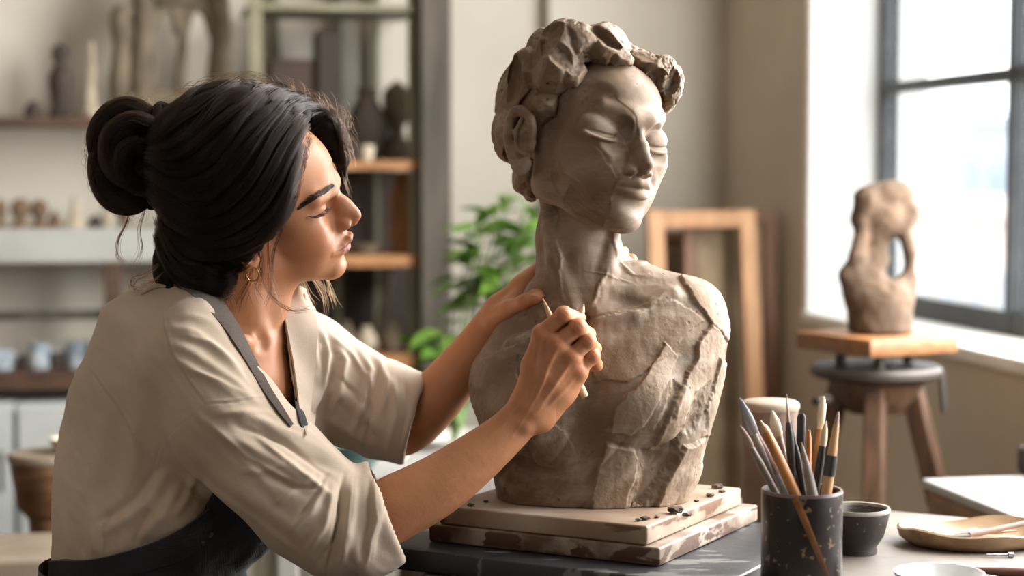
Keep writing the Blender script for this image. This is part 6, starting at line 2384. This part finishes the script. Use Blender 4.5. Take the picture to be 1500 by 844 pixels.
def build_hair(FH):
    rng = np.random.default_rng(8)
    k = WF.k
    lo, hi = W3(205, 460, 0), W3(525, 100, 0)
    H = Field((lo[0], 2.07, lo[2]), (hi[0], 2.42, hi[2]), 0.0016)
    H.add(WF.ell((-12, 0, 56), (108, 88, 96)), 0)
    H.add(WF.ell((-50, 0, -20), (58, 66, 58)), 24 * k)
    H.add(WF.ell((2, 57, 6), (48, 37, 50)), 18 * k)
    H.add(WF.ell((4, -52, 6), (46, 32, 56)), 18 * k)
    drop(H, (284, 388, -8), (62, 42, 66), 20)
    drop(H, (318, 404, -30), (40, 30, 46), 16)
    drop(H, (322, 414, -46), (36, 34, 38), 12)
    hc = np.array([-90, -60, -30, -15, 0, 15, 35, 55, 75, 90, 100, 112, 140], float)
    ha = np.array([-40, -24, -6, 8, 24, 38, 50, 55, 57, 59, 61, 70, 78], float)
    R, o = WF.R, WF.o

    def face(X, Y, Z):
        dx, dy, dz = X - o[0], Y - o[1], Z - o[2]
        a_ = (dx * R[0, 0] + dy * R[1, 0] + dz * R[2, 0]) / k
        c_ = (dx * R[0, 2] + dy * R[1, 2] + dz * R[2, 2]) / k
        return (a_ - np.interp(c_, hc, ha)) * k * 0.8
    H.cut(face, 10 * k)
    # sweep of hair over the far temple
    limb(H, [(352, 140, 12, 22), (400, 153, 14, 25), (444, 172, 14, 26), (474, 188, 16, 23), (492, 208, 30, 16), (500, 236, 46, 10), (502, 262, 56, 6)], 14, 12)
    # parting
    limb(H, [(458, 188, -22, 3), (430, 168, -18, 4), (395, 146, -12, 4), (350, 124, -4, 3)], 3, 8, 'sub')
    v, f = H.mesh(2)
    n = vnormals(v, f)
    # locks: shallow furrows that run from the parting back to the bun
    px_, py_ = project(v)
    ang = np.arctan2(py_ - 262, px_ - 214)
    v = v + n * (0.0016 * np.sin(ang * 46 + 5 * noise3(v, 24, 3, 2)) + 0.0010 * noise3(v, 60, 9, 2))[:, None]
    hair = link('hair', np_mesh('hair', v, f), M['hair'], PERSON)
    lines, rad, wl, wr = [], [], [], []

    def family(guides, count, n_pts, off=(0.0, 0.0042), jit=2.6, y=(2.06, 2.36), r=(0.00016, 0.00026), clump=7):
        G_ = [resample(spline(g, 8), n_pts) for g in guides]
        todo, lifts = [], []
        for c_ in range(max(count // clump, 1)):
            t = rng.uniform(0, len(G_) - 1.001)
            lift = rng.uniform(*off) * 0.5 + 0.0052 * max(0.0, math.sin(t * 23.0 + 1.7 * math.sin(t * 9.0))) * (off[1] / .0042)
            for _ in range(clump):
                tt = np.clip(t + rng.normal() * 0.05, 0, len(G_) - 1.001)
                i = int(tt)
                g = G_[i] * (1 - tt + i) + G_[i + 1] * (tt - i)
                ph = rng.uniform(0, 6.28, 2)
                s_ = np.linspace(0, 1, n_pts)
                g = g + (np.stack([np.sin(s_ * 5 + ph[0]), np.cos(s_ * 4 + ph[1])], 1) * jit * rng.uniform(.2, 1)) + np.stack([np.sin(s_ * 9 + t * 5), np.cos(s_ * 8 + t * 6)], 1) * 3.0 + rng.normal(size=2) * 1.2
                a0, a1 = rng.uniform(0, .12), rng.uniform(.86, 1)
                todo.append(g[int(a0 * n_pts):max(int(a1 * n_pts), int(a0 * n_pts) + 5)])
                lifts.append(lift + rng.uniform(0, .0008))
        allp, allok = drape(H, np.concatenate(todo), *y)
        gr = np.zeros_like(allp)
        gr[allok] = H.gradient(allp[allok])
        k0 = 0
        for g, lift in zip(todo, lifts):
            p, ok, n_ = allp[k0:k0 + len(g)], allok[k0:k0 + len(g)], gr[k0:k0 + len(g)]
            k0 += len(g)
            if ok.sum() < 5:
                continue
            idx = np.flatnonzero(ok)
            run = max(np.split(idx, np.flatnonzero(np.diff(idx) > 1) + 1), key=len)
            if len(run) < 5:
                continue
            p, n_ = p[run], n_[run]
            jump = np.linalg.norm(np.diff(p, axis=0), axis=1)
            if jump.max() > 0.03:
                cut_ = int(np.argmax(jump))
                sl = slice(0, cut_ + 1) if cut_ > len(p) / 2 else slice(cut_ + 1, None)
                p, n_ = p[sl], n_[sl]
                if len(p) < 5:
                    continue
            q = p + n_ * lift
            for _k in range(3):
                q[1:-1] = (q[:-2] + 2 * q[1:-1] + q[2:]) / 4
            if rng.random() < .17:
                wl.append(q); wr.append(rng.uniform(.00012, .0002))
            else:
                lines.append(q)
                rad.append(rng.uniform(*r))

    near_g = [
        [(459, 187), (453, 215), (444, 250), (432, 285), (414, 325), (392, 352), (352, 372), (296, 376), (240, 346), (214, 292)],
        [(452, 187), (432, 222), (414, 268), (388, 316), (346, 346), (296, 352), (244, 326), (213, 282)],
        [(430, 170), (402, 208), (376, 256), (340, 300), (300, 318), (250, 298), (213, 264)],
        [(406, 153), (372, 184), (340, 228), (306, 262), (264, 268), (213, 244)],
        [(376, 137), (336, 164), (300, 203), (260, 230), (213, 226)],
        [(346, 125), (302, 140), (264, 170), (236, 198), (213, 212)],
        [(322, 120), (286, 131), (254, 156), (232, 184), (216, 200)],
    ]
    family(near_g, 4600, 28)
    nape = [[(376, 376), (362, 410), (340, 438), (318, 446)], [(372, 372), (345, 398), (300, 398), (256, 368), (226, 306)], [(352, 398), (322, 418), (282, 412), (246, 380), (226, 312)], [(330, 430), (290, 428), (252, 402), (234, 360), (222, 312)]]
    family(nape, 1300, 20)
    far_g = [[(457, 187), (470, 176), (486, 172), (498, 190), (505, 216), (503, 250)], [(440, 178), (458, 164), (480, 163), (496, 180), (503, 212), (504, 236)],
             [(420, 163), (440, 150), (464, 152), (486, 170), (498, 196)], [(395, 148), (414, 135), (440, 140), (466, 152), (486, 168)], [(370, 134), (386, 124), (410, 126), (440, 138), (466, 152)], [(340, 123), (360, 117), (384, 119), (410, 126)]]
    family(far_g, 2400, 18, off=(0.0002, 0.003), y=(2.06, 2.40))
    strands('hair_strand_mass', lines, rad, M['strand'], hair)

    # ---- bun: coiled tubes with strands along them
    tubes = [
        ([(226, 270, 4), (196, 296, -6), (166, 292, -4), (148, 262, 0), (150, 226, 2), (176, 206, -14)], 17),
        ([(232, 200, 8), (214, 172, 4), (186, 160, 0), (160, 172, 2), (146, 200, 4), (152, 236, 10)], 18),
        ([(222, 190, -14), (194, 182, -24), (168, 200, -24), (166, 234, -24), (186, 256, -28), (212, 246, -24)], 19),
        ([(206, 214, -34), (186, 222, -38), (184, 248, -36), (204, 270, -30), (222, 262, -22)], 16),
        ([(214, 190, 24), (180, 190, 34), (164, 226, 36), (180, 266, 34), (214, 276, 24)], 22),
        ([(236, 158, 2), (232, 190, -22), (224, 226, -30), (214, 262, -26), (222, 298, -10)], 11),
        ([(190, 300, 0), (166, 296, 6), (150, 274, 10)], 10), ([(226, 178, 2), (240, 160, 0), (246, 172, -8), (236, 196, -16)], 9),
    ]
    lo, hi = W3(120, 325, 0), W3(262, 135, 0)
    Bn = Field((lo[0], 2.17, lo[2]), (hi[0], 2.33, hi[2]), 0.0014)
    drop(Bn, (196, 230, 0), (34, 34, 52), 4)
    bl_, br_ = [], []
    for pts, r in tubes:
        sp = spline([W3(*p) for p in pts], 6)
        chain(Bn, sp, [r * S * 0.92] * len(sp), 2 * S, 3 * S)
        tg = np.gradient(sp, axis=0); tg /= np.linalg.norm(tg, axis=1, keepdims=True)
        n0 = np.cross(tg, (0, 1, 0.1)); n0 /= np.linalg.norm(n0, axis=1, keepdims=True)
        b0 = np.cross(tg, n0)
        for _ in range(int(26 * r)):
            a0 = rng.uniform(0, 2 * PI); tw = rng.normal() * 0.7
            s_ = np.linspace(0, 1, len(sp))
            an = a0 + tw * s_ * 2
            rr = r * S * (0.97 + rng.uniform(0, .10) + 0.03 * np.sin(s_ * 7 + a0 * 3))
            p = sp + (n0 * np.cos(an)[:, None] + b0 * np.sin(an)[:, None]) * np.reshape(rr, (-1, 1))
            if rng.random() < .55:
                wl.append(p); wr.append(rng.uniform(.00014, .00022))
            else:
                bl_.append(p); br_.append(rng.uniform(.00016, .00026))
    v, f = Bn.mesh(1)
    link('hair_bun', np_mesh('hair_bun', v, f), M['hair'], hair)
    strands('bun_strand_mass', bl_, br_, M['strand'], hair)

    # ---- loose curls and flyaways
    lines2 = []
    def wisp(pts, n_, spread, r=(.00013, .00022)):
        nonlocal wl, wr
        base_ = spline([W3(*p) for p in pts], 7)
        m_ = len(base_)
        for _ in range(n_):
            s_ = np.linspace(0, 1, m_)[:, None]
            off = rng.normal(size=(1, 3)) * spread * S * (0.35 + s_) + np.stack([np.sin(s_[:, 0] * 3 + rng.uniform(0, 6)), np.cos(s_[:, 0] * 3 + rng.uniform(0, 6)), np.sin(s_[:, 0] * 4 + rng.uniform(0, 6))], 1) * spread * .5 * S * s_
            wl.append(base_ + off); wr.append(rng.uniform(*r))
    wl_main, wr_main = wl, wr
    wl, wr = [], []
    for pts, n_, sp_ in [([(438, 402, 46), (446, 418, 44), (450, 432, 44), (458, 446, 44)], 12, 3.5), ([(456, 402, 50), (468, 418, 50), (478, 434, 48), (481, 452, 48)], 14, 4), ([(468, 400, 52), (481, 414, 50), (486, 430, 48), (492, 444, 48)], 12, 4)]:
        wisp(pts, n_, sp_)
    strands('backlit_wisp', wl, wr, M['strand_backlit'], hair)
    wl, wr = wl_main, wr_main
    for pts, n_, sp_ in [
        ([(192, 298, -4), (186, 326, -8), (174, 352, -6), (173, 374, -4), (184, 388, -6)], 16, 2.2), ([(214, 300, -6), (204, 335, -14), (206, 362, -10), (198, 382, -8)], 10, 3.5),
        ([(232, 388, -40), (212, 402, -44), (196, 408, -40), (192, 420, -38), (206, 424, -36)], 14, 3), ([(240, 398, -44), (222, 412, -46), (204, 414, -40)], 10, 3),
        ([(378, 366, -84), (383, 400, -80), (396, 432, -78), (424, 454, -80), (452, 452, -84)], 12, 2.0), ([(380, 350, -88), (386, 392, -80), (378, 420, -76), (388, 440, -78)], 10, 2.6),
        ([(428, 296, -66), (414, 334, -76), (402, 366, -80), (398, 404, -76), (408, 436, -76), (416, 462, -80)], 12, 1.6), ([(437, 270, -62), (430, 300, -66), (418, 322, -72)], 9, 1.4),
        ([(372, 380, -82), (366, 410, -70), (352, 436, -72), (350, 452, -76)], 14, 3.5), ([(360, 392, -78), (358, 420, -66), (364, 446, -62), (360, 468, -66)], 10, 4), ([(392, 340, -86), (394, 380, -76), (398, 420, -62), (390, 450, -60)], 9, 3), ([(348, 400, -74), (336, 430, -80), (344, 456, -84)], 12, 4), ([(330, 420, -80), (322, 444, -84), (330, 462, -88)], 8, 3),
                ([(498, 190, 40), (508, 226, 44), (504, 256, 46), (511, 284, 44)], 12, 2.4), ([(492, 176, 30), (506, 200, 34), (512, 232, 36)], 12, 3),
    ]:
        wisp(pts, n_, sp_)
    # fine hair at the hairline
    edge_ = spline([(457, 188), (451, 205), (444, 232), (436, 262), (426, 294), (412, 326), (398, 350)], 12)
    bh = []
    for _ in range(120):
        i = rng.integers(0, len(edge_) - 14)
        a_ = edge_[i] + np.array((rng.uniform(-6, 2), 0)); L_ = rng.integers(7, 14)
        b_ = edge_[i + L_] + np.array((rng.uniform(-4, 9), 0))
        m_ = (a_ + b_) / 2 + np.array((rng.uniform(0, 6), rng.uniform(-3, 3)))
        bh.append(resample(spline([a_, m_, b_], 5), 9))
    allp, allok = drape(FH, np.concatenate(bh), 2.07, 2.32, 0.0008)
    for i in range(len(bh)):
        if allok[i * 9:i * 9 + 9].all():
            lines2.append(allp[i * 9:i * 9 + 9])
    strands('hairline_strand_mass', lines2, 0.00013, M['strand'], hair)
    # flyaways along the outline
    out = [(250, 150), (270, 134), (300, 122), (330, 115), (350, 113), (380, 116), (410, 124), (440, 136), (465, 150), (485, 160), (500, 176), (506, 200), (508, 226)]
    osp = spline(out, 10)
    for _ in range(340):
        i = rng.integers(0, len(osp) - 2)
        t_ = osp[i + 1] - osp[i]; t_ /= np.linalg.norm(t_)
        nn = np.array((t_[1], -t_[0]))
        L_ = rng.uniform(14, 46); h_ = rng.uniform(2, 13) * (1.5 if i > 60 else 1)
        dirn = rng.choice((-1, 1))
        p0 = osp[i] - nn * 4
        dy0 = rng.uniform(-30, 34)
        pts = [(*(p0 + t_ * dirn * L_ * s_ + nn * h_ * math.sin(s_ * 2.2)), dy0) for s_ in (0, .33, .66, 1)]
        wl.append(spline([W3(*p) for p in pts], 8)); wr.append(rng.uniform(.00007, .00013))
    for _ in range(150):
        a_ = rng.uniform(1.0, 5.4)
        c_ = np.array((192 + 50 * math.cos(a_), 230 + 70 * math.sin(a_)))
        a2 = a_ + rng.uniform(.3, .9)
        e_ = np.array((192 + 62 * math.cos(a2) * rng.uniform(.95, 1.12), 230 + 82 * math.sin(a2) * rng.uniform(.95, 1.12)))
        m_ = (c_ + e_) / 2 + (c_ + e_ - 2 * np.array((192, 230))) * .12
        wl.append(spline([W3(*c_, 0), W3(*m_, -4), W3(*e_, 0)], 5)); wr.append(rng.uniform(.00007, .00012))
    strands('loose_hair', wl, wr, M['strand_warm'], hair)

    # ---- brows and lashes, on both sides
    brow, lash, bpts = [], [], []
    top = spline([(440, 303), (452, 292), (464, 283), (480, 275.5), (490, 271.6)], 10)
    bot = spline([(439, 305), (452, 298), (466, 290), (481, 281), (490.5, 272.6)], 10)
    for _ in range(560):
        t = rng.uniform(0, 1); i = t * (len(top) - 1.01); j = int(i)
        a_ = top[j] + (top[j + 1] - top[j]) * (i - j); b_ = bot[j] + (bot[j + 1] - bot[j]) * (i - j)
        s_ = rng.uniform(0, 1)
        c_ = a_ * (1 - s_) + b_ * s_
        dirv = np.array((-1.0, .55 - .9 * t + (s_ - .5) * .8)); dirv /= np.linalg.norm(dirv)
        L_ = rng.uniform(3.5, 6.5)
        pts = np.array([c_ + dirv * L_ * u__ for u__ in (0, .35, .7, 1)])
        bpts.append(pts)
    allp, allok = drape(FH, np.concatenate(bpts), 2.06, 2.30, 0.0004)
    for i in range(len(bpts)):
        p, ok = allp[i * 4:i * 4 + 4], allok[i * 4:i * 4 + 4]
        if ok.all():
            p = p + FH.gradient(p) * np.array([0, .0006, .0007, .0003])[:, None]
            brow.append(p)
            l_ = WF.local(p); l_[:, 1] *= -1
            pm = WF.o + (l_ * WF.k) @ WF.R.T
            brow.append(pm)
    strands('eyebrow', brow, 0.00019, M['brow'], PERSON, 0.3)
    ln = spline([(451, 316), (458, 317), (466, 314.5), (473, 310), (478, 304.5)], 10)
    for i in range(84):
        t = rng.uniform(0.02, 1) * (len(ln) - 1.01); j = int(t)
        c_ = ln[j] + (ln[j + 1] - ln[j]) * (t - j)
        f_ = t / len(ln)
        p, ok = drape(FH, c_[None], 2.08, 2.24, 0.0)
        if not ok.all():
            continue
        n_ = FH.gradient(p)[0]
        d_ = n_ * .55 + WF.R[:, 0] * (.55 + .5 * f_) + WF.R[:, 2] * (-.42) + WF.R[:, 1] * (.55 - .9 * f_) + rng.normal(size=3) * .08
        d_ /= np.linalg.norm(d_)
        L_ = rng.uniform(.0055, .0095)
        up_ = WF.R[:, 2]
        pts = np.array([p[0] + d_ * L_ * u__ + up_ * L_ * .25 * u__ * u__ for u__ in (0, .33, .66, 1)])
        lash.append(pts)
        l_ = WF.local(pts); l_[:, 1] *= -1
        lash.append(WF.o + (l_ * WF.k) @ WF.R.T)
    strands('eyelash', lash, 0.00024, M['brow'], PERSON, 0.2)


build_person()

# ------------------------------------------------------------------ tools in her hand, her stool
def hand_tool(label, a, b, prof, mk, tipmk):
    p0, p1 = Vector(W3(*a)), Vector(W3(*b))
    t = thing('modelling_tool', label, 'tool', p1)
    d = p1 - p0
    n = len(prof)
    cutn = 3
    bm = B(); add_tube(bm, [p0 + d * f for f, r in prof[:cutn + 1]], [r * S for f, r in prof[:cutn + 1]], 14); from_bm('tip', bm, WOODS[tipmk], t, True, 50)
    bm = B(); add_tube(bm, [p0 + d * f for f, r in prof[cutn:]], [r * S for f, r in prof[cutn:]], 14); from_bm('handle', bm, WOODS[mk], t, True, 50)


hand_tool('slim wooden modelling tool held in the woman\'s near fist, its pale end below the fist', (795, 437, -66), (857, 582, -104), [(0, .8), (.06, 2.4), (.16, 4), (.22, 4.4), (.6, 5), (.8, 5), (.93, 6), (1, 5.4)], 'bone', 'light')
hand_tool('short pale pointed tool tip standing out above the woman\'s curled fingers', (855, 446, -128), (838, 494, -112), [(0, .8), (.14, 4.2), (.34, 6.4), (.5, 6), (1, 4.6)], 'light', 'bone')
st_ = thing('stool', 'round wooden stool under the woman', 'stool', (at(215, 830, 2.25).x, 2.25, 0))
bm = B(); add_lathe(bm, (at(215, 830, 2.25).x, 2.25, 0.40), [(0, 0), (.16, 0), (.17, .01), (.17, .03), (.16, .038), (0, .038)], 36); from_bm('seat', bm, M['stand_dark'], st_)
for k_ in range(4):
    a_ = .8 + k_ * PI / 2
    bm = B(); add_tube(bm, [(at(215, 830, 2.25).x + .18 * math.cos(a_), 2.25 + .18 * math.sin(a_), 0), (at(215, 830, 2.25).x + .12 * math.cos(a_), 2.25 + .12 * math.sin(a_), .405)], [.016, .018], 10); from_bm('leg', bm, M['stand_dark'], st_)
